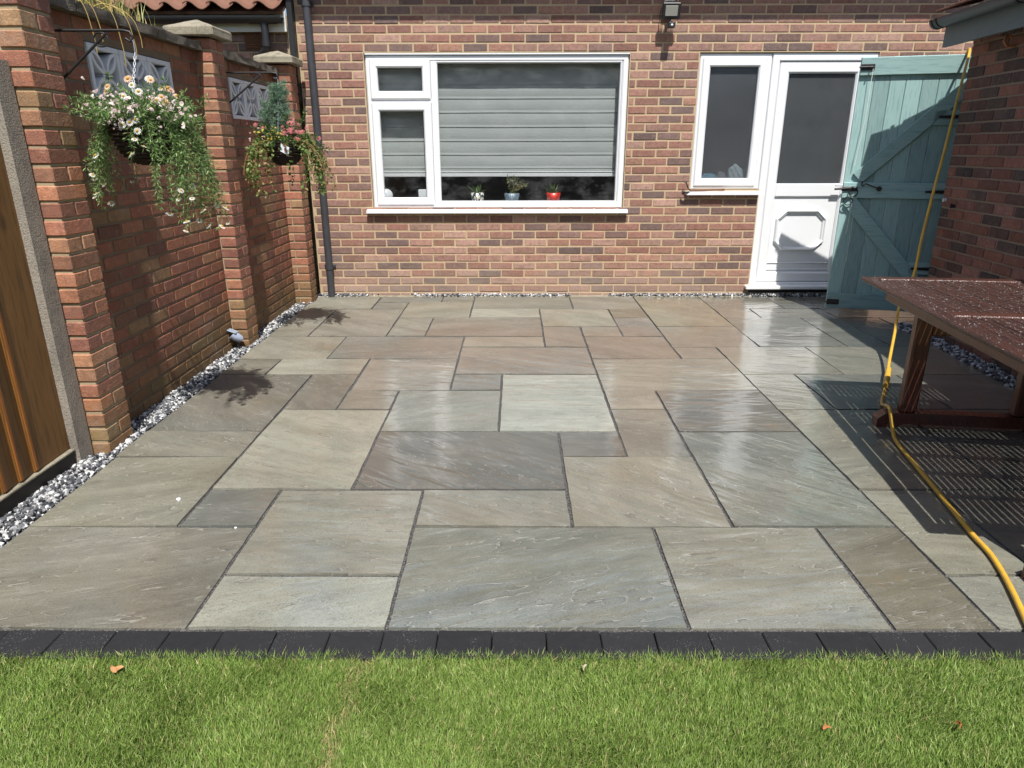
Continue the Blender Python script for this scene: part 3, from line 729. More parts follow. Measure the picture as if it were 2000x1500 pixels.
# floodlight
fl = empty('floodlight', (1.353, D, 2.50), 'black security floodlight with sensor fixed high on the brick wall', 'floodlight')
rt = Matrix.Rotation(rad(14), 3, 'X')
c0 = Vector((1.353, D-.115, 2.52))
mb = MB(); mb.box(c0, (.158, .03, .128), .008, rt); mb.build('housing', M['black'], fl)
mb = MB()
for k in range(9): mb.box(c0 + rt @ Vector((-.06+.015*k, .022, 0)), (.004, .018, .11), 0, rt)
mb.build('cooling_fin', M['black'], fl)
mb = MB(); mb.box(c0 + rt @ Vector((0, -.0165, 0)), (.106, .006, .080), .002, rt); mb.build('lens', M['lens'], fl)
mb = MB(); mb.box((1.353, D-.02, 2.52), (.05, .04, .05), .004); mb.box((1.353, D-.06, 2.52), (.03, .08, .012), .002); mb.build('bracket', M['black'], fl)
mb = MB(); mb.tube([(1.36, D-.10, 2.46), (1.362, D-.11, 2.435)], .008, 8); mb.box((1.362, D-.115, 2.408), (.062, .05, .045), .006); mb.build('sensor', M['black'], fl)
mb = MB(); mb.lathe([(0, .011), (.006, .009), (.0105, .004), (.011, 0)], (0, 0, 0), 14)
sl = mb.build('sensor_lens', M['whiteplas'], fl, local=True); sl.location = (1.362-1.353, -.138, 2.405-2.5); sl.rotation_euler = (PI/2, 0, 0)
mb = MB(); mb.box((1.345, D-.05, 2.628), (.085, .09, .06), .008); mb.box((1.345, D-.06, 2.590), (.02, .02, .025)); mb.build('junction_box', M['whiteplas'], fl)
mb = MB(); mb.tube([(1.285, D-.01, 2.56), (1.278, D-.006, 2.50), (1.272, D-.004, 2.42), (1.27, D-.004, 2.36)], .0022, 5); mb.build('cable', M['black'], fl)

# ------------------------------------------------------------------ garden wall on the left
gw = empty('garden_wall', (-2.08, 4.9, 0), 'brick garden wall with piers, stone caps and grey pierced blocks', 'garden wall')
WX = -2.086
mbm = MB()
BLK = [(3.69, 4.557), (5.45, 6.317)]
for (p0, p1), (h0, h1) in zip(((3.27, 4.93), (5.14, 6.46)), BLK):
    for (a, b, c, d) in ((p0, p1, -.1, 1.604), (p0, p1, 1.896, 2.005), (p0, h0-.003, 1.604, 1.896), (h1+.003, p1, 1.604, 1.896)):
        mbm.box((WX-.005-.09, (a+b)/2, (c+d)/2), (.18, b-a, d-c))
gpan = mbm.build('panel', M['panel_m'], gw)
bl = []; blp = []
for (p0, p1), (h0, h1) in zip(((3.27, 4.93), (5.14, 6.46)), BLK):
    for k in range(0, 27):
        z0 = -.02+k*CO; zc = z0+CO/2
        ph = p0 + (0 if k % 2 else -BL/2)
        for i in range(0, 10):
            a, b = max(p0, ph+i*BL), min(p1, ph+(i+1)*BL)
            if b-a < .03: continue
            holes = [(h0-.004, h1+.004)] if 1.60 < zc < 1.90 else []
            for s0, s1 in cut(a, b, holes):
                if s1-s0 < .03: continue
                blp.append(((WX-.045, (s0+s1)/2, zc), (.09, round(s1-s0-JT, 3), CO-JT), gpan))
PIERS = [(3.05, 3.268, -1.965, -2.20, 31), (4.93, 5.140, -1.975, -2.20, 28), (6.455, 6.66, -1.935, -2.17, 28)]
for (y0, y1, xf_, xb, nc) in PIERS:
    top = -.02+nc*CO
    mb = MB(); mb.box(((xf_+xb)/2, (y0+y1)/2, top/2-.02), (xf_-xb-.014, y1-y0-.014, top+.03)); par = mb.build('pier', M['garden_m'], gw)
    for k in range(nc):
        zc = -.02+k*CO+CO/2
        xm = xf_-.105
        if k % 2 == 0:
            bl.append(((xm+.0525-.001, (y0+y1)/2, zc), (.105, y1-y0, CO-JT), par)); bl.append(((xm-.065, (y0+y1)/2, zc), (.11, y1-y0, CO-JT), par))
        else:
            ym = y0+(y1-y0)*.5
            bl.append((((xf_+xb)/2, y0+(ym-y0)/2-.002, zc), (xf_-xb, ym-y0-JT+.004, CO-JT), par)); bl.append((((xf_+xb)/2, ym+(y1-ym)/2+.002, zc), (xf_-xb, y1-ym-JT+.004, CO-JT), par))
    # cap
    if True:
        cx, cy = (xf_+xb)/2, (y0+y1)/2; hx, hy = (xf_-xb)/2+.048, (y1-y0)/2+.055
        z = top+.004
        V = [(cx-hx, cy-hy, z), (cx+hx, cy-hy, z), (cx+hx, cy+hy, z), (cx-hx, cy+hy, z), (cx-hx, cy-hy, z+.055), (cx+hx, cy-hy, z+.055), (cx+hx, cy+hy, z+.055), (cx-hx, cy+hy, z+.055), (cx, cy, z+.115)]
        bm = bmesh.new(); vv = [bm.verts.new(p) for p in V]
        for f in ((3,2,1,0), (0,1,5,4), (1,2,6,5), (2,3,7,6), (3,0,4,7), (4,5,8), (5,6,8), (6,7,8), (7,4,8)): bm.faces.new([vv[i] for i in f])
        bmesh.ops.bevel(bm, geom=list(bm.edges), offset=.006, segments=1, affect='EDGES')
        bmesh.ops.subdivide_edges(bm, edges=list(bm.edges), cuts=2, use_grid_fill=True)
        for v in bm.verts: v.co += Vector((mnoise.noise(v.co*30), mnoise.noise(v.co*30+Vector((9, 0, 0))), mnoise.noise(v.co*30+Vector((0, 9, 0)))))*.003 - offset_of(gw)
        me = bpy.data.meshes.new('cap'); bm.to_mesh(me); bm.free(); me.materials.append(M['cap']); o = bpy.data.objects.new('cap', me); link(o, par)
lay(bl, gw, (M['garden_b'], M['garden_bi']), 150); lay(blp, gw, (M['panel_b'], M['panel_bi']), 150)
# coping of the panels: uneven weathered stones
for (p0, p1) in ((3.27, 4.93), (5.14, 6.46)):
    y = p0+.002; 
    while y < p1-.05:
        L = min(random.uniform(.28, .42), p1-y-.002)
        if p1-y-L < .12: L = p1-y-.002
        bm = bmesh.new(); bmesh.ops.create_cube(bm, size=1)
        bmesh.ops.subdivide_edges(bm, edges=list(bm.edges), cuts=4, use_grid_fill=True)
        for v in bm.verts:
            q = Vector((v.co.x*.27-2.165, v.co.y*(L-.006)+y+L/2, v.co.z*.05+2.034+.02*(-abs(v.co.x))))
            q += Vector((mnoise.noise(q*18), mnoise.noise(q*18+Vector((7, 0, 0)))*.4, mnoise.noise(q*18+Vector((0, 7, 0)))))*.010
            v.co = q - offset_of(gw)
        me = bpy.data.meshes.new('coping_stone'); bm.to_mesh(me); bm.free(); me.materials.append(M['coping']); o = bpy.data.objects.new('coping_stone', me); link(o, gw)
        y += L
# pierced screen blocks
def screen_block(y0, y1, z0, z1):
    """square grey block with four leaf-shaped petals on the diagonals and open triangles between"""
    s = y1-y0-.006; cy, cz = (y0+y1)/2, (z0+z1)/2; h = s/2; xf_, xb = WX+.004, WX-.085
    mb = MB()
    fr = .026
    for (a, b, c, d) in ((-h, h, h-fr, h), (-h, h, -h, -h+fr), (-h, -h+fr, -h+fr, h-fr), (h-fr, h, -h+fr, h-fr)):
        mb.box(((xf_+xb)/2, cy+(a+b)/2, cz+(c+d)/2), (xf_-xb, b-a, d-c), .003)
    # curved ribs: four arcs bounding the petals
    R = h*1.16; n = 14; t = .019
    for (sy, sz) in ((1, 1), (-1, 1), (1, -1), (-1, -1)):
        for side in (0, 1):
            # petal from centre to corner, bounded by an arc bulging to one side
            A = Vector((0, 0)); B = Vector((sy*(h-fr*.6), sz*(h-fr*.6))); Mi = (A+B)/2; nrm = Vector((-(B-A).y, (B-A).x)).normalized()*(1 if side else -1)
            pts_o = []; pts_i = []
            for k in range(n+1):
                s_ = k/n; bul = math.sin(PI*s_)*h*.235
                p = A.lerp(B, s_)+nrm*bul; q = A.lerp(B, s_)+nrm*max(0.0, bul-t); pts_o.append(p); pts_i.append(q)
            V = []; F = []
            for k in range(n+1):
                for (p, x) in ((pts_o[k], xf_-.004), (pts_i[k], xf_-.004), (pts_i[k], xb), (pts_o[k], xb)): V.append((x, cy+p.x, cz+p.y))
            for k in range(n):
                for e in range(4): F.append((k*4+e, k*4+(e+1) % 4, (k+1)*4+(e+1) % 4, (k+1)*4+e))
            mb.add(V, F)
    mb.box((xb-.004, cy, cz), (.008, s-.004, s-.004))  # back plate added to stop light from behind, so the holes look dark
    # centre boss
    mb.box(((xf_-.004+xb)/2, cy, cz), (xf_-xb-.004, .045, .045), .004, Matrix.Rotation(PI/4, 3, 'X'))
    return mb.build('screen_block', M['greyb'], gw)
mb = MB()
for (h0, h1) in BLK:
    w = (h1-h0)/3
    for i in range(3): screen_block(h0+i*w, h0+(i+1)*w, 1.607, 1.893)

# ------------------------------------------------------------------ fence at the near left
fen = empty('fence', (-2.09, 2.2, 0), 'brown vertical board fence with concrete post beside the brick wall', 'fence')
mb = MB(); mb.prism([(-2.145, 2.945), (-2.045, 2.945), (-2.045, 3.043), (-2.145, 3.043)], 2, -.05, 1.735); mb.build('post', M['concrete'], fen)
mb = MB(); mb.box((-2.092, 1.4, -.01), (.05, 3.08, .14), .006); mb.build('gravel_board', plain('dark_gap_board', (.03, .024, .018), .6, .4, 12, .5, .003), fen)  # near-black board colour stands in for the dark gap at the fence foot
mb = MB(); mb.box((-2.088, 1.4, .066), (.058, 3.08, .010), .002); mb.build('board_top', M['cap'], fen)
y = 2.944; i = 0
while y > .2:
    w = .245 if i == 0 else .0985
    mb = MB(); mb.prism([(-2.096, y), (-2.083, y), (-2.074, y-w-.012), (-2.096+.004, y-w-.012)], 2, .075, 1.70); b_ = mb.build('board', M['fence'], fen)
    # edge of the overlapping board, its sunlit strip put into a brighter wood colour
    mb = MB(); mb.box((-2.0705, y-w-.004, .89), (.007, .016, 1.62), .002); mb.build('board_edge', M['batten'], b_)
    y -= w; i += 1

# ------------------------------------------------------------------ gravel
ico = None
def stones(name, pts, sizes, cols, label):
    bm = bmesh.new(); bmesh.ops.create_icosphere(bm, subdivisions=1, radius=1); bv = np.array([v.co[:] for v in bm.verts]); bf = np.array([[v.index for v in f.verts] for f in bm.faces]); bm.free()
    n = len(pts); nv = len(bv)
    V = bv[None]*(1+RNG.normal(0, .22, (n, nv, 1)))
    ax = RNG.uniform(.55, 1.25, (n, 1, 3)); V = V*ax
    q = RNG.normal(size=(n, 4)); q /= np.linalg.norm(q, axis=1, keepdims=True); w, x, y, z = q.T
    Rm = np.stack([1-2*(y*y+z*z), 2*(x*y-z*w), 2*(x*z+y*w), 2*(x*y+z*w), 1-2*(x*x+z*z), 2*(y*z-x*w), 2*(x*z-y*w), 2*(y*z+x*w), 1-2*(x*x+y*y)], 1).reshape(n, 3, 3)
    V = np.einsum('nij,nkj->nki', Rm, V)*np.asarray(sizes)[:, None, None] + np.asarray(pts)[:, None, :]
    F = (bf[None]+np.arange(n)[:, None, None]*nv).reshape(-1, 3)
    return np_obj(name, V.reshape(-1, 3), F, M['stone'], None, np.repeat(cols, nv, 0), label=label, cat='gravel', kind='stuff')
def gcols(n):
    wht = RNG.random(n) < .40
    c = np.where(wht[:, None], RNG.uniform(.34, .66, (n, 1))*np.array([1, .99, .97]), RNG.uniform(.015, .10, (n, 1))*np.array([.95, 1, 1.08]))
    g = RNG.random(n) < .24; c[g] = RNG.uniform(.12, .32, (g.sum(), 1))*np.array([1, 1, 1.03]); return c
n = 8200
y = RNG.uniform(1.5, 6.76, n); edge = -1.925-.0125*(y-2.3); wl = np.where(y < 2.94, -2.07, np.where((y > 3.04) & (y < 3.27), -1.962, np.where((y > 4.92) & (y < 5.15), -1.972, np.where(y > 6.44, -1.935, WX))))
xx = wl + (edge-wl)*RNG.uniform(0, 1, n)**.95
ok = (edge-wl) > .012*0
hump = .012*np.sin(np.clip((xx-wl)/(edge-wl+1e-6), 0, 1)*PI)
sz = RNG.uniform(.006, .0125, n)
zz = -.012 + hump + RNG.uniform(-.012, .008, n)
stones('gravel', np.stack([xx, y, zz], 1), sz, gcols(n), 'white and black chippings along foot of the left wall')
mb = MB(); mb.box((-2.005, 4.1, -.06), (.18, 5.4, .06)); mb.build('gravel_bed', M['bed'], None, 'dark bed under the left chippings', 'gravel bed', kind='structure')
def backmask(x): return ((x < -1.45) | ((x > -.97) & (x < .48)) | (x > .98))
n = 3600; xx = RNG.uniform(-1.95, 3.3, n); keep = backmask(xx + RNG.normal(0, .05, n)); xx = xx[keep]; n = len(xx)
yy = 6.748+RNG.uniform(0, .05, n); zz = RNG.uniform(-.012, .016, n)+.010*np.sin((yy-6.745)/.06*PI)
stones('gravel', np.stack([xx, yy, zz], 1), RNG.uniform(.006, .0115, n), gcols(n), 'thin line of chippings along the foot of the house')
n = 3000; t_ = RNG.uniform(0, 1, n); yy = 2.0+t_*3.6; wallx = 3.275+(yy-5.47)*.061
xx = wallx - RNG.uniform(0.0, .14, n); stones('gravel', np.stack([xx, yy, RNG.uniform(-.012, .014, n)+.006], 1), RNG.uniform(.008, .0155, n), gcols(n), 'chippings in shade along foot of the right outbuilding')

# ------------------------------------------------------------------ lawn
mb = MB(); gx = 40
mb.add([(-9, -9, -.022), (9, -9, -.022), (9, 1.632, -.022), (-9, 1.632, -.022)], [(0,1,2,3)])
mb.build('lawn', M['turf'], None, 'mown lawn ground in front of the patio', 'lawn', kind='structure')
def blades(n, x0, x1, y0, y1, hmin, hmax):
    x = RNG.uniform(x0, x1, n); y = RNG.uniform(y0, y1, n)
    clump = np.array([mnoise.noise(Vector((a*5, b*5, 0))) for a, b in zip(x, y)]); cl2 = np.array([mnoise.noise(Vector((a*17, b*17, 3))) for a, b in zip(x, y)])
    seam = np.abs(x - (-.445 - .06*(1.63-y) + .012*np.sin(y*40)))
    dry = np.exp(-(seam/.020)**2); keep = RNG.random(n) > dry*.45
    x, y, clump, cl2, dry = x[keep], y[keep], clump[keep], cl2[keep], dry[keep]; n = len(x)
    h = RNG.uniform(hmin, hmax, n)*(1+.2*cl2); h *= 1-.35*dry
    a = RNG.uniform(0, 2*PI, n) ; lean = np.abs(RNG.normal(.35, .28, n))*h
    a = np.where(RNG.random(n) < .5, RNG.normal(.8+clump*2.5, .8, n), a)
    wd = RNG.uniform(.0007, .0015, n); fa = RNG.uniform(0, 2*PI, n)
    b = np.stack([x, y, np.full(n, -.021)], 1); dirn = np.stack([np.cos(a), np.sin(a), 0*a], 1); s = np.stack([np.cos(fa), np.sin(fa), 0*a], 1)
    mid = b + dirn*(lean*.35)[:, None] + np.array([0, 0, 1])*(h*.6)[:, None]; tip = b + dirn*lean[:, None] + np.array([0, 0, 1])*h[:, None]
    w = wd[:, None]
    V = np.stack([b-s*w, b+s*w, mid+s*w*.8, mid-s*w*.8, tip], 1).reshape(-1, 3)
    i = np.arange(n)[:, None]*5
    F = np.concatenate([i+np.array([0,1,2]), i+np.array([0,2,3]), i+np.array([3,2,4])], 0)
    g = RNG.random(n)
    c = np.where(g[:, None] < .55, np.array([.225, .315, .072]), np.where(g[:, None] < .82, np.array([.165, .262, .055]), np.array([.36, .41, .15])))
    st = RNG.random(n) < (.03+.5*dry+.05*(y > 1.58)); c[st] = np.array([.50, .40, .20])
    c = c*(1+RNG.normal(0, .18, (n, 1)))*(1+.09*clump[:, None])*np.array([1.02, 1.05, .98]); c = np.clip(c, .01, .9)
    return V, F, np.repeat(c, 5, 0)
parts = [blades(170000, -1.5, 1.5, 1.2, 1.634, .015, .031), blades(18000, -2.7, -1.5, .9, 1.634, .016, .032), blades(18000, 1.5, 2.7, .9, 1.634, .016, .032), blades(12000, -1.5, 1.5, .8, 1.2, .016, .032), blades(9000, -2.6, 2.6, 1.622, 1.648, .020, .038)]
Vs, Fs, Cs = [], [], []; o_ = 0
for V, F, C in parts: Vs.append(V); Fs.append(F+o_); Cs.append(C); o_ += len(V)
np_obj('grass', np.concatenate(Vs), np.concatenate(Fs), M['blade'], None, np.concatenate(Cs), label='short green lawn grass along the edging blocks', cat='grass', kind='stuff')

# fallen leaves, pebbles
def fallen(name, loc, r, col, rz, label, seed, tilt=.3):
    n = 14; V = [(0, 0, .004)]; F = []
    for k in range(n):
        a = 2*PI*k/n; rr = r*(1+.28*math.sin(a*3+seed)+.15*math.sin(a*5+seed*2)); V.append((rr*math.cos(a)*1.25, rr*math.sin(a)*.85, .006*math.sin(a*2+seed)))
    n1 = len(V); V += [(v[0], v[1], v[2]-.0012) for v in V]
    for k in range(n): F.append((0, 1+k, 1+(k+1) % n)); F.append((n1, n1+1+(k+1) % n, n1+1+k)); F.append((1+k, n1+1+k, n1+1+(k+1) % n, 1+(k+1) % n))
    o = MB().add(V, F).build(name, plain('dry_leaf_%d' % seed, col, .7, .3, 60, .3), None, label, 'leaf', 'leaves on the lawn'); o.location = loc; o.rotation_euler = (tilt, .25, rz)
fallen('fallen_leaf', (-1.128, 1.575, .012), .012, lin(178,132,88), .3, 'tan dry leaf on lawn near the edging at far left', 1)
fallen('fallen_leaf', (.193, 1.585, .010), .008, lin(176,168,138), 1.0, 'tiny pale leaf on lawn just below the middle of edging', 2)
fallen('fallen_leaf', (.79, 1.375, .010), .008, lin(160,104,62), .2, 'torn orange leaf flat on lawn right of centre', 3)
fallen('fallen_leaf', (1.13, 1.38, .012), .0075, lin(150,90,50), 1.4, 'small upright orange leaf on lawn at far right', 4, .9)
for (x, y, s, lb) in ((-1.414, 2.575, .009, 'single white chip lying on the paving near left gravel'), (-1.088, 2.349, .005, 'tiny white chip on the joint left of the light slab')):
    bm = bmesh.new(); bmesh.ops.create_icosphere(bm, subdivisions=2, radius=s)
    for v in bm.verts: v.co *= 1+.3*mnoise.noise(v.co*130); v.co.z *= .7
    me = bpy.data.meshes.new('pebble'); bm.to_mesh(me); bm.free(); me.materials.append(M['whiteplas']); o = bpy.data.objects.new('pebble', me); link(o, None); o.location = (x, y, s*.6); setp(o, lb, 'pebble', 'stray chips on the paving')

# ------------------------------------------------------------------ outbuilding on the right
ob = empty('outbuilding', (3.275, 5.47, 0), 'dark brick outbuilding with grey fascia and black gutter at right', 'outbuilding', rz=rad(-3.5))
OBX = Matrix.Translation((3.275, 5.47, 0)) @ Matrix.Rotation(rad(-3.5), 4, 'Z')
mb = MB(); mb.box((1.4+.007, -2.0, 1.1), (2.8, 4.0-.014, 2.4)); obw = mb.build('wall', M['out_m'], ob)
bl = []
for k in range(31):
    z0 = -.01+k*CO; zc = z0+CO/2
    if z0 > 2.22: break
    ph = 0 if k % 2 else -.1115
    for i in range(18):
        b = -ph - i*BL; a = b-BL; b = min(b, 0)
        if b-a < .03: continue
        bl.append(((.045, (a+b)/2, zc), (.09, round(b-a-JT, 3), CO-JT), obw))
    for i in range(3):
        a = .095+i*BL - (.0 if k % 2 else .0); bl.append(((a+BL/2, -.045, zc), (BL-JT, .09, CO-JT), obw))
lay(bl, ob, (M['out_b'], M['out_bi']), 300, xf=OBX)
mb = MB(); mb.prism([(-.17, 2.085), (-.17, 2.27), (-.145, 2.27), (-.145, 2.085)], 1, -4.2, .07); mb.build('fascia', M['fascia_g'], ob)
mb = MB(); mb.box((-.075, -2.05, 2.243), (.14, 4.2, .02)); mb.build('soffit', M['fascia_g'], ob)
# gutter: half round trough
n = 12; V = []; F = []
for (rr, fl_) in ((.056, 0), (.051, 1)):
    for yv in (-4.2, .06):
        for k in range(n+1):
            a = PI+PI*k/n; V.append((-.235+rr*math.cos(a), yv, 2.262+rr*math.sin(a)))
q = n+1
for k in range(n): F += [(k, k+1, q+k+1, q+k), (2*q+k, 3*q+k, 3*q+k+1, 2*q+k+1), (q+k, q+k+1, 3*q+k+1, 3*q+k)]
F += [(0, q, 3*q, 2*q), (n, 2*q+n, 3*q+n, q+n)]
gu = MB().add(V, F, False).build('gutter', M['plasdark'], ob, local=True)
for yv in (.052, -.01, -.9, -1.8, -2.7):
    mb = MB(); mb.prism([(-.235+.061*math.cos(PI+PI*k/12), 2.262+.061*math.sin(PI+PI*k/12)) for k in range(13)], 1, yv-.014, yv+.014); mb.build('gutter_clip', M['black'], gu, local=True)
# roof tiles: plain tiles in courses, real pieces
ang = math.atan(.30); rf = MB(); rf.prism([(-.22, 2.262), (-.22, 2.282), (2.8, 2.282+3.02*.30), (2.8, 2.262+3.02*.30)], 1, -4.2, .02); rfo = rf.build('roof', M['tile2'], ob)
mb = MB(); mb.box((0, 0, 0), (.26, .163, .014), .003); tm = mb.mesh('roof_tile'); tm.materials.append(M['tile2'])
for c in range(8):
    for i in range(18):
        yv = -.065 - i*.167 - (.083 if c % 2 else 0)
        if yv < -2.9: continue
        o = bpy.data.objects.new('roof_tile', tm); link(o, rfo); d = -.16+c*.105
        o.location = (d, yv, 2.318+(d+.22)*.30+random.uniform(-.002, .002)); o.rotation_euler = (random.uniform(-.012, .012), -ang*.72+random.uniform(-.01, .01), random.uniform(-.01, .01))
# small wall hook
mb = MB(); mb.tube([(-.002, -.52, 2.02), (-.05, -.52, 2.02), (-.075, -.52, 2.05), (-.06, -.52, 2.085), (-.03, -.52, 2.07)], .009, 8); mb.build('wall_hook', plain('copper_hook', lin(176,110,80), .5), ob)
mb = MB(); mb.tube([(-.0, -.06, 1.02), (-.022, -.06, 1.02)], .013, 10); mb.build('screw_cap', M['whiteplas'], ob)
mb = MB(); mb.tube([(-.0, -.19, .985), (-.03, -.19, .985)], .012, 10); mb.tube([(-.025, -.19, .97), (-.025, -.19, 1.005)], .007, 8); mb.build('gate_catch', M['iron'], ob)

# ------------------------------------------------------------------ teal gate
gt = empty('gate', (2.752, 6.02, 0), 'teal painted braced wooden gate standing open beside the white door', 'gate', rz=rad(-15))
GW, GB, GT = .93, .055, 2.075
nb = 8; bw_ = GW/nb
for i in range(nb):
    mb = MB(); mb.box((bw_*(i+.5), .010, (GB+GT)/2), (bw_-.003, .02, GT-GB), .003); mb.build('board', M['gate'], gt)
for (z, h, x0, x1) in ((2.005, .13, 0, GW), (1.06, .125, 0, GW), (.125, .13, 0, GW), (1.62, .11, .585, GW), (.43, .10, .60, GW)):
    mb = MB(); mb.box(((x0+x1)/2, -.012, z), (x1-x0-.002, .022, h), .003); mb.build('rail', M['gate_x'], gt)
def brace(a, b, w):
    a, b = Vector(a), Vector(b); d = (b-a); L = d.length; an = math.atan2(d.y, d.x)
    mb = MB(); mb.box(((a.x+b.x)/2, -.0125, (a.y+b.y)/2), (L, .021, w), .003, Matrix.Rotation(-an, 3, 'Y')); mb.build('brace', M['gate_x'], gt)
brace((.10, 1.155), (.84, 1.90), .105); brace((.065, .975), (.74, .235), .105)
# ironwork
for z in (1.625, 1.055, .43):
    mb = MB(); mb.prism([(.62, z-.008), (.62, z+.008), (GW+.04, z+.024), (GW+.04, z-.024)], 1, -.031, -.0245); mb.build('hinge_strap', M['iron'], gt)
for z in (2.0, .115):
    mb = MB(); mb.box((.052, -.028, z), (.10, .010, .045), .003); mb.tube([(-.012, -.036, z), (.09, -.036, z)], .007, 8); mb.tube([(.075, -.036, z), (.075, -.060, z-.012)], .005, 8); mb.build('bolt', M['iron'], gt)
mb = MB(); mb.box((.05, -.029, 1.07), (.12, .008, .035), .003); mb.tube([(-.065, -.032, 1.068), (.06, -.032, 1.078)], .009, 8); mb.lathe([(0, .012), (.022, .01), (.024, 0)], (.085, -.03, 1.08), 14); mb.build('latch', M['iron'], gt)
for (cx, cz, R) in ((.082, 1.045, .034), (.052, .975, .034)):
    mb = MB(); mb.tube([(cx+R*math.cos(a), -.036, cz+R*math.sin(a)) for a in [2*PI*k/20 for k in range(21)]], .004, 6, cap=False); mb.build('ring_handle', M['iron'], gt)
mb = MB(); mb.tube([(.275, -.034, 1.075), (.165, -.036, 1.115), (.145, -.036, 1.095), (.135, -.036, 1.11), (.14, -.036, 1.135)], .005, 8); mb.tube([(.275, -.02, 1.075), (.275, -.04, 1.075)], .02, 12); mb.build('cabin_hook', M['iron'], gt)
mb = MB(); mb.tube([(.088, -.045, 1.985), (.086, -.034, 1.6), (.060, -.033, 1.255)], .0022, 5); mb.build('string', M['string'], gt)
mb = MB(); mb.tube([(.085, -.036, .955), (.08, -.03, .8), (.075, -.026, .70)], .0022, 5); mb.build('string', M['string'], gt)
mb = MB(); mb.box((GW+.055, .0, 1.05), (.09, .07, 2.1), .004); mb.build('hanging_post', M['gate'], gt)

# ------------------------------------------------------------------ table
TX, TY = 1.895, 3.765
tb = empty('garden_table', (TX, TY, 0), 'wet reddish slatted wooden garden table at the right edge', 'table', rz=rad(-7.2))
TZ = .732; TW, TLn = .98, 1.86; th = .022
bor = .062
mb = MB(); mb.box((bor/2, -TLn/2, TZ-th/2), (bor, TLn, th), .007); mb.build('side_rail', M['table'], tb)
mb = MB(); mb.box((TW-bor/2, -TLn/2, TZ-th/2), (bor, TLn, th), .007); mb.build('side_rail', M['table'], tb)
for yc in (-.04, -.90, -TLn+.04):
    mb = MB(); mb.box((TW/2, yc, TZ-th/2+.001), (TW-2*bor-.003, .078, th), .005); mb.build('cross_rail', M['table_x'], tb)
pitch = .0297; x0 = bor+.004; ns = int((TW-2*x0)/pitch); pitch = (TW-2*x0)/ns
me_s = []
for (ya, yb_) in ((-.082, -.858), (-.942, -TLn+.082)):
    mb = MB(); mb.box((0, (ya+yb_)/2, TZ-th/2-.001), (pitch-.0050, ya-yb_-.002, th-.004), .003); me = mb.mesh('slat'); me.materials.append(M['table']); me_s.append(me)
for me in me_s:
    for i in range(ns):
        o = bpy.data.objects.new('slat', me); link(o, tb); o.location = (x0+pitch*(i+.5), 0, random.uniform(-.0026, .0004))
for yc in (-.30, -.52, -.72, -1.10, -1.30, -1.52):
    mb = MB(); mb.box((TW/2, yc, TZ-th-.0145), (TW-.14, .035, .022), .003); mb.build('batten', M['tleg'], tb)
for xs in (.10, TW-.10):
    mb = MB(); mb.box((xs, -TLn/2, TZ-th-.045), (.028, TLn-.3, .06), .004); mb.build('apron', M['tleg'], tb)
for yc in (-.34, -1.77):
    tr = []
    mb = MB(); mb.prism([(.065, .0), (.065, .045), (.10, .075), (.17, .082), (TW-.17, .082), (TW-.10, .075), (TW-.065, .045), (TW-.065, 0), (TW-.15, 0), (TW-.2, .02), (.2, .02), (.15, 0)], 1, yc-.035, yc+.035); mb.build('foot', M['tleg'], tb)
    for xs in (.215, TW-.215):
        sg = 1 if xs < TW/2 else -1
        xa = xs
        mb = MB(); mb.box((xa, yc, (.083+.63)/2), (.082, .055, .63-.083), .007); mb.build('leg', M['tleg'], tb)
        # curved bracket at the head of the leg
        poly = [(xa-sg*.041, .63), (xa-sg*.085, .71), (xa+sg*.15, .71), (xa+sg*.15, .66)] + [(xa+sg*(.041+.10*(1-math.cos(t))), .55+.105*math.sin(t)) for t in (1.35, 1.1, .8, .5, .2, 0)]
        mb = MB(); mb.prism(poly, 1, yc-.0265, yc+.0265); mb.build('bracket', M['tleg'], tb)
    mb = MB(); mb.box((TW/2, yc, .56), (TW-2*.256, .03, .125), .004); mb.build('stretcher', M['tleg'], tb)
n = 2300; V = []
bm = bmesh.new(); bmesh.ops.create_icosphere(bm, subdivisions=1, radius=1); bv = np.array([v.co[:] for v in bm.verts]); bf = np.array([[v.index for v in f.verts] for f in bm.faces]); bm.free()
cc = np.stack([RNG.uniform(.01, TW-.01, n), RNG.uniform(-TLn+.01, -.008, n), np.full(n, TZ)], 1); ss = RNG.uniform(.0007, .0022, n)
V = bv[None]*ss[:, None, None]*np.stack([RNG.uniform(.5, 1.0, n), RNG.uniform(.8, 3.6, n), np.full(n, .45)], 1)[:, None, :] + cc[:, None, :]
t = NT('water_droplet'); t.principled(Base_Color=(.92, .94, .95), Roughness=.06, IOR=1.33, Transmission_Weight=.4); M['drop'] = t.m  # droplets whitened, the sun glints are put into their base colour
np_obj('water_droplet', V.reshape(-1, 3), (bf[None]+np.arange(n)[:, None, None]*len(bv)).reshape(-1, 3), M['drop'], tb, smooth=True, kind='stuff')

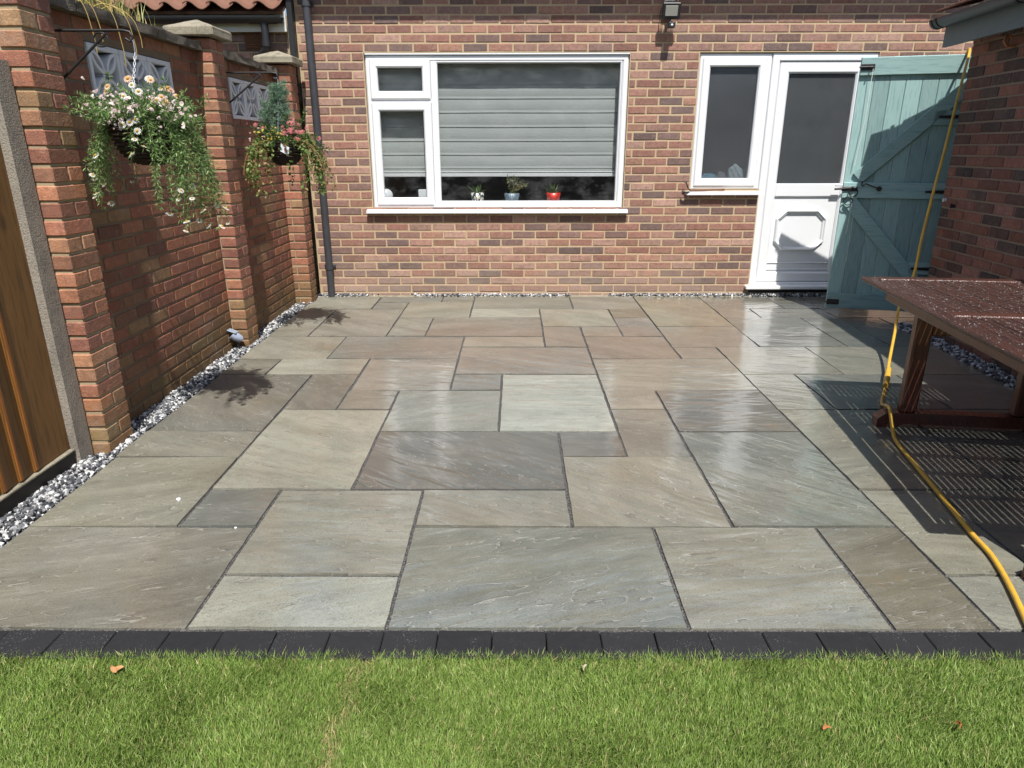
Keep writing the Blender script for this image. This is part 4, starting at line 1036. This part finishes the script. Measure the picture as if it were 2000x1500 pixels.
# ------------------------------------------------------------------ yellow hose
def smooth(pts, n=10):
    P = [Vector(p) for p in pts]; P = [P[0]*2-P[1]] + P + [P[-1]*2-P[-2]]; out = []
    for i in range(1, len(P)-2):
        for k in range(n):
            t = k/n; a, b, c, d = P[i-1], P[i], P[i+1], P[i+2]
            out.append(.5*((2*b)+(-a+c)*t+(2*a-5*b+4*c-d)*t*t+(-a+3*b-3*c+d)*t**3))
    out.append(P[-2]); return out
hp = [(3.62, 6.12, 1.6), (3.54, 6.0, 1.98), (3.475, 5.83, 2.105), (3.415, 5.72, 2.04), (3.28, 5.52, 1.80), (3.08, 5.22, 1.42), (2.915, 4.985, 1.09), (2.852, 4.91, .78), (2.80, 4.835, .54), (2.716, 4.79, .33), (2.62, 4.62, .19), (2.476, 4.368, .08), (2.262, 3.984, .02), (2.10, 3.70, .016), (2.01, 3.50, .075), (1.962, 3.372, .10), (1.93, 3.26, .035), (1.897, 3.15, .014), (1.831, 2.814, .0135), (1.778, 2.529, .0135), (1.733, 2.30, .0135), (1.703, 2.118, .0135), (1.60, 1.83, .0135), (1.44, 1.45, -.005), (1.3, 1.15, -.01)]
hs = empty('garden_hose', (2.0, 3.4, 0), 'yellow garden hose hanging over the gate and trailing across paving', 'hose')
MB().tube(smooth(hp), .0098, 12).build('tube', M['hose'], hs)
mb = MB(); mb.tube([(2.395, 4.215, .056), (2.335, 4.11, .043), (2.29, 4.03, .032), (2.25, 3.962, .026)], .017, 12, rs=[.0155, .018, .018, .0155]); mb.build('connector', M['hose'], hs)

# ------------------------------------------------------------------ hanging baskets
def bracket(name, y, x1, z, label, wx):
    b = empty(name, (wx, y, z-.2), label, 'bracket', 'iron brackets on the brick piers')
    mb = MB(); mb.tube([(wx, y, z), (x1-.02, y, z), (x1+.01, y, z-.006), (x1+.022, y, z-.028), (x1+.006, y, z-.045), (x1-.012, y, z-.032)], .0055, 8); mb.build('arm', M['iron'], b)
    mb = MB(); mb.tube([(wx, y, z-.235), (wx+.04, y, z-.225), (x1-.09, y, z-.01)], .006, 8); mb.build('brace', M['iron'], b)
    mb = MB(); mb.tube([(x1-.12+.032*math.cos(a), y, z-.036+.028*math.sin(a)) for a in [k*2*PI/18 for k in range(16)]], .004, 6); mb.build('scroll', M['iron'], b)
    mb = MB(); mb.tube([(wx+.03+.03*math.cos(a), y, z-.18+.03*math.sin(a)) for a in [k*2*PI/18 for k in range(18)]], .004, 6); mb.build('scroll', M['iron'], b)
    mb = MB(); mb.box((wx-.003, y, z-.13), (.008, .028, .30), .002); mb.build('back_plate', M['iron'], b)
B1 = Vector((-1.665, 3.32, 1.50)); B2 = Vector((-1.648, 5.20, 1.435))
bracket('hanging_bracket', B1.y, B1.x-.02, 1.885, 'black iron bracket at the near pier holding daisy basket', WX+.002)
bracket('hanging_bracket', B2.y+.0, B2.x-.015, 1.895, 'black iron bracket at the middle pier holding ivy basket', WX+.002)
def chain(root, c, top, rim):
    mbc = MB()
    for k in range(3):
        a = 2*PI*k/3+.5; p0 = Vector((c.x+rim*math.cos(a), c.y+rim*math.sin(a), c.z)); p1 = Vector((c.x, c.y, top-.09))
        L = (p1-p0).length; nl = int(L/.014)
        for i in range(nl):
            q = p0.lerp(p1, (i+.5)/nl); d = (p1-p0).normalized()
            s = d.cross(Vector((0, 0, 1)) if i % 2 else Vector((1, .3, 0))).normalized()*.0045
            mbc.tube([q-d*.008+s, q+d*.008+s], .0013, 4, cap=False); mbc.tube([q-d*.008-s, q+d*.008-s], .0013, 4, cap=False)
    mbc.tube([(c.x, c.y, top-.09), (c.x, c.y, top-.045), (c.x-.008, c.y, top-.03)], .003, 6)
    mbc.build('chain', M['steel'], root)
def basket_shell(root, c, R, h):
    mb = MB(); prof_ = []
    nr = 13
    for i in range(nr):
        t = i/(nr-1); rr = R*math.cos(t*PI/2*.96)**.75; z = -h*math.sin(t*PI/2)
        prof_.append((rr, z))
    for i, (rr, z) in enumerate(prof_):     # woven canes: a wavy ring at each level
        n = 40
        for ph in (0, 1):
            pts_ = [(c.x+(rr+.004*math.sin(8*a+PI*((i+ph) % 2)))*math.cos(a), c.y+(rr+.004*math.sin(8*a+PI*((i+ph) % 2)))*math.sin(a), c.z+z+ph*.006) for a in [2*PI*k/n for k in range(n+1)]]
            mb.tube(pts_, .0042, 5, cap=False)
    mb.lathe([(r*.97, z) for r, z in prof_], c, 24)
    mb.build('basket', M['basket'], root)
def strands(root, name, starts, dirs, lens, colr, leafL, leafW, per, droop=.9, spread=.5, stemmat=None):
    cs, ds, ls = [], [], []; tips = []
    for s, d, L in zip(starts, dirs, lens):
        p = Vector(s); d = Vector(d).normalized(); n = max(4, int(L/.02))
        for i in range(n):
            p = p + d*(L/n); d = (d + Vector((RNG.normal(0, .10), RNG.normal(0, .10), -droop*.12+RNG.normal(0, .06)))).normalized()
            for _ in range(per):
                q = Vector(RNG.normal(size=3)).normalized(); cs.append(p+q*.004); ds.append(d*.7+q*spread*1.4); 
        tips.append(p)
    n = len(cs)
    V, F = leaf_tris(np.array(cs), np.array(ds), leafL*RNG.uniform(.6, 1.25, n), leafW*RNG.uniform(.7, 1.3, n), .2)
    np_obj(name, V, F, M['leaf'], root, np.repeat(shade(n, colr, .2), 4, 0), kind='stuff'); return tips
def daisy_mesh(name, petal, n=13, R=.021, mid=(.62, .36, .03)):
    V = []; F = []; C = []
    for k in range(n):
        a = 2*PI*k/n; w = .22
        i = len(V)
        for (rr, da, z) in ((R*.25, -.10, .001), (R*.7, -w, .003), (R*1.0, -.09, -.001), (R*1.0, .09, -.001), (R*.7, w, .003), (R*.25, .10, .001)):
            V.append((rr*math.cos(a+da), rr*math.sin(a+da), z)); C.append(petal)
        F.append(tuple(range(i, i+6)))
    i = len(V); m_ = 10
    for (rr, z) in ((R*.34, .0015), (R*.30, .006), (R*.15, .009)):
        for k in range(m_): V.append((rr*math.cos(2*PI*k/m_), rr*math.sin(2*PI*k/m_), z)); C.append(mid)
    for q in range(2):
        for k in range(m_): F.append((i+q*m_+k, i+q*m_+(k+1) % m_, i+(q+1)*m_+(k+1) % m_, i+(q+1)*m_+k))
    F.append(tuple(i+2*m_+k for k in range(m_)))
    me = bpy.data.meshes.new(name); me.from_pydata(V, [], F); a = me.color_attributes.new('tint', 'FLOAT_COLOR', 'POINT')
    for j, c in enumerate(C): a.data[j].color = (*c, 1)
    me.materials.append(M['petal']); me.update(); return me
def place_flower(me, root, p, d, s, name='flower'):
    o = bpy.data.objects.new(name, me); link(o, root); o.location = Vector(p)-offset_of(root); o.rotation_euler = Vector(d).to_track_quat('Z', 'Y').to_euler(); o.scale = (s, s, s)
def sphere_dirs(n, zmin=-1):
    out = []
    while len(out) < n:
        v = Vector(RNG.normal(size=3)).normalized()
        if v.z > zmin: out.append(v)
    return out
# near basket: daisies
h1 = empty('hanging_basket', (B1.x, B1.y, B1.z-.17), 'hanging basket of white daisies and pale pink flowers trailing green', 'hanging basket', 'hanging flower baskets on the wall')
chain(h1, B1, 1.885, .13); basket_shell(h1, B1, .155, .17)
G1 = [lin(124,150,86), lin(102,132,72), lin(152,174,114), lin(82,112,62)]
ds = sphere_dirs(300, -.1); st = [B1 + Vector((RNG.normal(0, .06), RNG.normal(0, .06), .0)) for _ in ds]
t1 = strands(h1, 'foliage', st, [Vector((d.x, d.y, d.z*.8+.35)) for d in ds], RNG.uniform(.10, .20, len(ds)), G1, .024, .0045, 9, .5, .8)
# trailing bunches
sts, dss, lns = [], [], []
for (ang0, cnt, L0) in ((-2.75, 16, .38), (-.4, 18, .46), (.05, 18, .44), (-1.35, 5, .16), (2.8, 8, .3), (-.85, 7, .40), (1.4, 10, .3)):
    for _ in range(cnt):
        a = ang0+RNG.normal(0, .16); rr = RNG.uniform(.12, .17); sts.append(B1+Vector((rr*math.cos(a), rr*math.sin(a), RNG.uniform(-.02, .05)))); dss.append(Vector((math.cos(a)*.34, math.sin(a)*.34, -.3))); lns.append(L0*RNG.uniform(.5, 1.1))
t2 = strands(h1, 'trailing_foliage', sts, dss, lns, G1, .024, .0038, 7, 1.6, .75)
dw = daisy_mesh('flower', (.80, .79, .74)); dpch = daisy_mesh('flower', (.78, .56, .42))
for p in t2[::2][:32]: place_flower(dw, h1, p+Vector((RNG.normal(0, .004), -.006, .003)), (RNG.normal(0, .5), -.45+RNG.normal(0, .35), .8), RNG.uniform(.5, .85))
for d in sphere_dirs(22, .15):
    p = B1 + Vector((d.x*.17, d.y*.17-.03, .06+d.z*.14)); place_flower(dpch if RNG.random() < .6 else dw, h1, p, (d.x*.5, d.y*.5-.6, .6), RNG.uniform(.6, .95))
for (dx, dz) in ((.03, -.03), (.005, .005), (-.03, -.005), (.03, .015)): place_flower(dw, h1, B1+Vector((dx+.02, -.19, dz)), (0.1, -1, .35), .8)
def blossom(root, name, centre, spread, n, cols, size):
    c = np.array(centre)+RNG.normal(size=(n, 3))*np.array(spread); V, F = [], []
    vv = []; ff = []; cc = []; col = shade(n, cols, .12); o = 0
    for i in range(n):
        ax = Vector((RNG.normal(0, .5), -.6+RNG.normal(0, .4), .6)).normalized(); q = ax.to_track_quat('Z', 'Y'); s = size*RNG.uniform(.7, 1.2)
        vv.append(c[i]+np.array(q @ Vector((0, 0, s*.25)))); cc.append(col[i]*.7)
        for k in range(6):
            a = 2*PI*k/6; rr = s*(1 if k % 2 else .72); vv.append(c[i]+np.array(q @ Vector((rr*math.cos(a), rr*math.sin(a), 0)))); cc.append(col[i])
        for k in range(6): ff.append((o, o+1+k, o+1+(k+1) % 6))
        o += 7
    np_obj(name, np.array(vv), np.array(ff), M['petal'], root, np.array(cc), kind='stuff')
blossom(h1, 'pink_blossom', B1+Vector((.0, -.15, .045)), (.07, .03, .035), 140, [(.62, .50, .47), (.55, .40, .40), (.70, .62, .56)], .010)
blossom(h1, 'pink_blossom', B1+Vector((.14, -.11, .05)), (.06, .04, .04), 90, [(.62, .50, .47), (.55, .40, .40), (.70, .62, .56)], .010)
blossom(h1, 'pink_blossom', B1+Vector((-.10, -.12, .07)), (.05, .04, .05), 70, [(.62, .50, .47), (.55, .40, .40), (.70, .62, .56)], .009)
# far basket
h2 = empty('hanging_basket', (B2.x, B2.y, B2.z-.16), 'hanging basket with pink roses, dwarf conifer and trailing ivy', 'hanging basket', 'hanging flower baskets on the wall')
chain(h2, B2, 1.895, .12); basket_shell(h2, B2, .135, .15)
ds = sphere_dirs(110, -.1); st = [B2+Vector((RNG.normal(0, .05), RNG.normal(0, .05), 0)) for _ in ds]
strands(h2, 'foliage', st, [Vector((d.x, d.y, d.z*.8+.1)) for d in ds], RNG.uniform(.10, .24, len(ds)), [lin(64,92,44), lin(84,112,56), lin(48,72,36), lin(110,130,70)], .02, .010, 5, .6, .9)
sts, dss = [], []
for i in range(300):
    a = RNG.uniform(0, 2*PI); z = RNG.uniform(.02, .36); rr = .085*(1-z/.40)+.01; ox = .0 if RNG.random() < .7 else -.09; zz = z*(1 if ox == 0 else .7)
    sts.append(B2+Vector((ox+.3*rr*math.cos(a), .3*rr*math.sin(a), zz))); dss.append(Vector((math.cos(a), math.sin(a), .9)))
strands(h2, 'dwarf_conifer', sts, dss, RNG.uniform(.03, .08, 300), [lin(122,150,124), lin(146,172,148), lin(94,124,98)], .016, .004, 10, 0, .9)
sts, dss, lns = [], [], []
for _ in range(52):
    a = RNG.uniform(-PI, PI); a = a if RNG.random() < .3 else RNG.choice([-2.6, -2.0, -.6, 0.0, -.2])+RNG.normal(0, .25)
    sts.append(B2+Vector((.13*math.cos(a), .13*math.sin(a), .02))); dss.append(Vector((math.cos(a)*.8, math.sin(a)*.8, -.1))); lns.append(RNG.uniform(.18, .44))
strands(h2, 'trailing_ivy', sts, dss, lns, [lin(104,126,66), lin(132,144,84), lin(84,106,52), lin(150,130,84)], .030, .020, 2, 2.0, .8)
mbi = MB()
for s_, d_, L_ in list(zip(sts, dss, lns))[::4]:
    p = Vector(s_); d = Vector(d_).normalized(); pts_ = [p.copy()]
    for i in range(10): p = p+d*(L_/10); d = (d+Vector((0, 0, -.3))).normalized(); pts_.append(p.copy())
    mbi.tube(pts_, .0018, 4, cap=False)
mbi.build('ivy_stem', plain('ivy_stem', lin(140,96,70), .8), h2, kind='stuff')
rose = daisy_mesh('flower', (.66, .24, .25), 9, .019, (.70, .30, .26))
for _ in range(24):
    p = B2+Vector((.10+RNG.normal(0, .055), -.08+RNG.normal(0, .04), .075+RNG.normal(0, .04))); place_flower(rose, h2, p, (RNG.normal(0, .3), -.8, .5), RNG.uniform(.7, 1.05))
for (dx, dz) in ((-.17, .12), (-.12, .10), (.19, .10)): place_flower(rose, h2, B2+Vector((dx, -.06, dz)), (0, -.8, .5), .9)
blossom(h2, 'yellow_blossom', B2+Vector((-.045, -.10, .055)), (.05, .03, .035), 60, [(.62, .46, .05), (.66, .52, .14)], .009)
blossom(h2, 'pale_blossom', B2+Vector((-.07, -.10, .05)), (.06, .03, .04), 40, [(.62, .44, .38), (.58, .36, .36)], .008)
mb = MB(); mb.prism([(B2.x+.03, B2.z-.005), (B2.x+.085, B2.z-.03), (B2.x+.075, B2.z-.085), (B2.x+.02, B2.z-.055)], 1, B2.y-.165, B2.y-.162); tg = mb.build('plant_tag', M['whiteplas'], h2)
blossom(tg, 'printed_flower', B2+Vector((.058, -.168, -.045)), (.006, .0005, .008), 7, [(.6, .12, .2)], .007)
# conifer in front of that tag is left open; pot of near plant seen below
# ------------------------------------------------------------------ ornamental grass on the wall top
og = empty('ornamental_grass', (-2.28, 3.9, 2.03), 'pale tufted ornamental grass growing above the mossy wall top', 'grass plant')
n = 620; yy = np.concatenate([RNG.normal(3.62, .10, 190), RNG.normal(4.02, .13, 330), RNG.normal(4.4, .12, 100)]); xx = -2.25+RNG.normal(0, .05, n)
h = RNG.uniform(.12, .5, n)*np.where(yy > 4.3, .5, 1); a = RNG.uniform(0, 2*PI, n); lean = RNG.uniform(.05, .5, n)*h; b = np.stack([xx, yy, np.full(n, 2.02)], 1)
d = np.stack([np.cos(a), np.sin(a), 0*a], 1); s = np.stack([-np.sin(a), np.cos(a), 0*a], 1); w = RNG.uniform(.0015, .0035, n)[:, None]
m1 = b+d*(lean*.4)[:, None]+np.array([0, 0, 1])*(h*.6)[:, None]; tp = b+d*(lean*1.2)[:, None]+np.array([0, 0, 1])*h[:, None]
V = np.stack([b-s*w, b+s*w, m1+s*w, m1-s*w, tp], 1).reshape(-1, 3); i = np.arange(n)[:, None]*5
F = np.concatenate([i+np.array([0,1,2]), i+np.array([0,2,3]), i+np.array([3,2,4])], 0)
np_obj('blades', V, F, M['blade'], og, np.repeat(shade(n, [lin(206,180,128), lin(188,170,110), lin(150,158,90), lin(172,178,120)], .12), 5, 0), kind='stuff')
# few blades hanging over the front
mb = MB()
for (y0, L) in ((3.55, .22), (3.62, .16), (3.93, .2), (4.0, .14), (3.80, .25)):
    pts_ = [(-2.2, y0, 2.06), (-2.10, y0+.02, 2.10), (-2.02, y0+.05, 2.05), (-2.0, y0+.07, 2.05-L*.6), (-2.0, y0+.075, 2.05-L)]
    mb.tube(smooth(pts_, 5), .002, 4, cap=False)
mb.build('hanging_blade', plain('straw', lin(186,160,96), .7), og)
n = 260; c = np.stack([-2.2+RNG.normal(0, .05, n), 3.62+RNG.normal(0, .10, n), 2.08+np.abs(RNG.normal(0, .03, n))], 1)
V, F = leaf_tris(c, RNG.normal(size=(n, 3))+np.array([0, 0, .7]), .035, .012, .2); np_obj('low_foliage', V, F, M['leaf'], og, np.repeat(shade(n, [lin(176,178,84), lin(150,160,70), lin(196,186,110)], .15), 4, 0), kind='stuff')

# ------------------------------------------------------------------ solar spike light by the middle pier
sp = empty('solar_spotlight', (-2.035, 4.875, 0), 'small solar garden spotlight in gravel against the middle pier', 'garden light')
mb = MB(); mb.tube([(-2.035, 4.875, -.05), (-2.035, 4.875, .06), (-2.04, 4.87, .085)], .010, 8, rs=[.006, .011, .012]); mb.build('spike', M['black'], sp)
mb = MB(); mb.tube([(-2.065, 4.86, .115), (-2.045, 4.868, .098), (-2.012, 4.88, .075), (-2.0, 4.884, .068)], .03, 14, rs=[.033, .034, .027, .014]); mb.build('lamp_head', plain('grey_blue_plastic', lin(150,158,176), .3), sp)
mb = MB(); mb.box((-2.06, 4.862, .142), (.075, .06, .006), .002, Matrix.Rotation(rad(20), 3, 'Y')); mb.build('solar_panel', plain('solar_panel', (.25, .3, .36), .1), sp)

# ------------------------------------------------------------------ neighbouring building beyond the wall
nbd = empty('neighbour_building', (-3.0, 6.76, 0), 'low brick building with pantile roof and black gutter beyond wall', 'building')
NY = 6.765
mb = MB(); mb.box((-3.38, NY+.13, 1.25), (2.76, .246, 2.5)); nw = mb.build('wall', M['garden_m'], nbd)
bl = []
for k in range(0, 33):
    zc = .037+k*CO+CO/2
    for i in range(12):
        a = -2.02-(i+1)*BL-(0 if k % 2 else BL/2); bl.append(((a+BL/2, NY+.043, zc), (BL-JT, .09, CO-JT), nw))
    bl.append(((-2.02-(.0 if k % 2 else BL/4)+( -.03 if k % 2 else 0), NY+.0435, zc), (.05 if k % 2 else BL/2-JT, .09, CO-JT), nw)) if k % 2 == 0 else None
lay(bl, nbd, (M['house_b'], M['house_bi']), 140)
mb = MB(); mb.box((-3.4, NY-.055, 2.4425), (2.8, .02, .157), .003); mb.build('fascia', M['fascia_w'], nbd)
n = 12; V = []; F = []
for rr in (.055, .050):
    for xv in (-4.85, -2.01):
        for k in range(n+1): a = PI+PI*k/n; V.append((xv, NY-.122+rr*math.cos(a), 2.475+rr*math.sin(a)))
for k in range(n): F += [(k, k+1, q+k+1, q+k), (2*q+k, 3*q+k, 3*q+k+1, 2*q+k+1), (q+k, q+k+1, 3*q+k+1, 3*q+k)]
F += [(0, q, 3*q, 2*q), (n, 2*q+n, 3*q+n, q+n)]
ng = MB().add(V, F, False).build('gutter', M['black'], nbd)
mb = MB(); mb.prism([(NY-.122+.06*math.cos(PI+PI*k/12), 2.475+.06*math.sin(PI+PI*k/12)) for k in range(13)], 0, -2.30, -2.06); mb.build('gutter_union', M['black'], ng)
mb = MB(); mb.tube([(-2.17, NY-.122, 2.43), (-2.17, NY-.122, 2.27)], .032, 14); mb.tube(smooth([(-2.17, NY-.122, 2.28), (-2.172, NY-.12, 2.235), (-2.215, NY-.09, 2.185), (-2.235, NY-.07, 2.13), (-2.235, NY-.065, 1.6)], 6), .034, 14); ndp = mb.build('downpipe', M['black'], nbd)
mb = MB(); mb.tube([(-2.17, NY-.122, 2.24), (-2.17, NY-.122, 2.285)], .039, 14); mb.build('pipe_collar', M['black'], ndp)
vt = MB(); vt.box((-2.285, NY-.006, 2.305), (.225, .014, .14), .003); vto = vt.build('vent', M['rust'], nbd)
for k in range(7): mb = MB(); mb.box((-2.285, NY-.017, 2.25+.0185*k), (.20, .014, .007), 0, Matrix.Rotation(rad(25), 3, 'X')); mb.build('louvre', M['rust'], vto)
rf = MB(); rf.prism([(NY-.1, 2.50), (NY-.1, 2.52), (NY+2.5, 4.02), (NY+2.5, 4.0)], 0, -4.85, -2.01); nr = rf.build('roof', M['tile'], nbd)
# pantile: S-curved sheet with thickness
nx = 14; V = []; F = []
for (yy_, zz_) in ((0, 0), (.36, .208)):
    for th_ in (0, -.014):
        for k in range(nx+1):
            s = k/nx; V.append((-.115+.23*s, yy_, zz_+th_+.030*math.sin(2*PI*s*.98+.4)))
q2 = nx+1
for k in range(nx): F += [(k, k+1, 2*q2+k+1, 2*q2+k), (q2+k, 3*q2+k, 3*q2+k+1, q2+k+1), (k, q2+k, q2+k+1, k+1)]
F += [(0, 2*q2, 3*q2, q2), (nx, q2+nx, 3*q2+nx, 2*q2+nx)]
pm = MB().add(V, F, True).mesh('roof_tile'); pm.materials.append(M['tile'])
for r in range(3):
    for c in range(13):
        o = bpy.data.objects.new('roof_tile', pm); link(o, nr); o.location = Vector((-2.12-.20*c, NY-.175+.30*r, 2.56+.172*r+random.uniform(-.004, .004)))-OFF[nbd.name]; o.rotation_euler = (random.uniform(-.02, .02), random.uniform(-.02, .02), random.uniform(-.015, .015))

# ------------------------------------------------------------------ hedge added behind the camera, only to darken the glass reflections
hr = empty('hedge', (0, -9, -.1), 'tall green hedge added out of view for window reflections', 'hedge')
mb = MB()
for k in range(9): mb.tube([(-9+2.3*k, -9.3, -.1), (-9+2.3*k+.2, -9.3, 2.6)], .09, 8)
mb.build('stem', M['soil'], hr)
mb = MB(); mb.box((.5, -9.25, 1.9), (23, 1.2, 4.2)); mb.build('sky_block_core', plain('hedge_core', (.018, .028, .010), .95, .1, 3, .4), hr)  # solid dark core added so no sky gaps mirror in the glass
n = 42000; c = np.stack([RNG.uniform(-11, 12, n), RNG.uniform(-9.2, -8.3, n), RNG.uniform(-.1, 3.9, n)], 1); c[:, 2] += .35*np.sin(c[:, 0]*1.3)*(c[:, 2] > 2.5)
V, F = leaf_tris(c, RNG.normal(size=(n, 3)), .15, .09, .1); np_obj('foliage', V, F, M['leaf'], hr, np.repeat(shade(n, [(.05, .085, .02), (.07, .11, .03), (.035, .06, .015)], .2), 4, 0), kind='stuff')
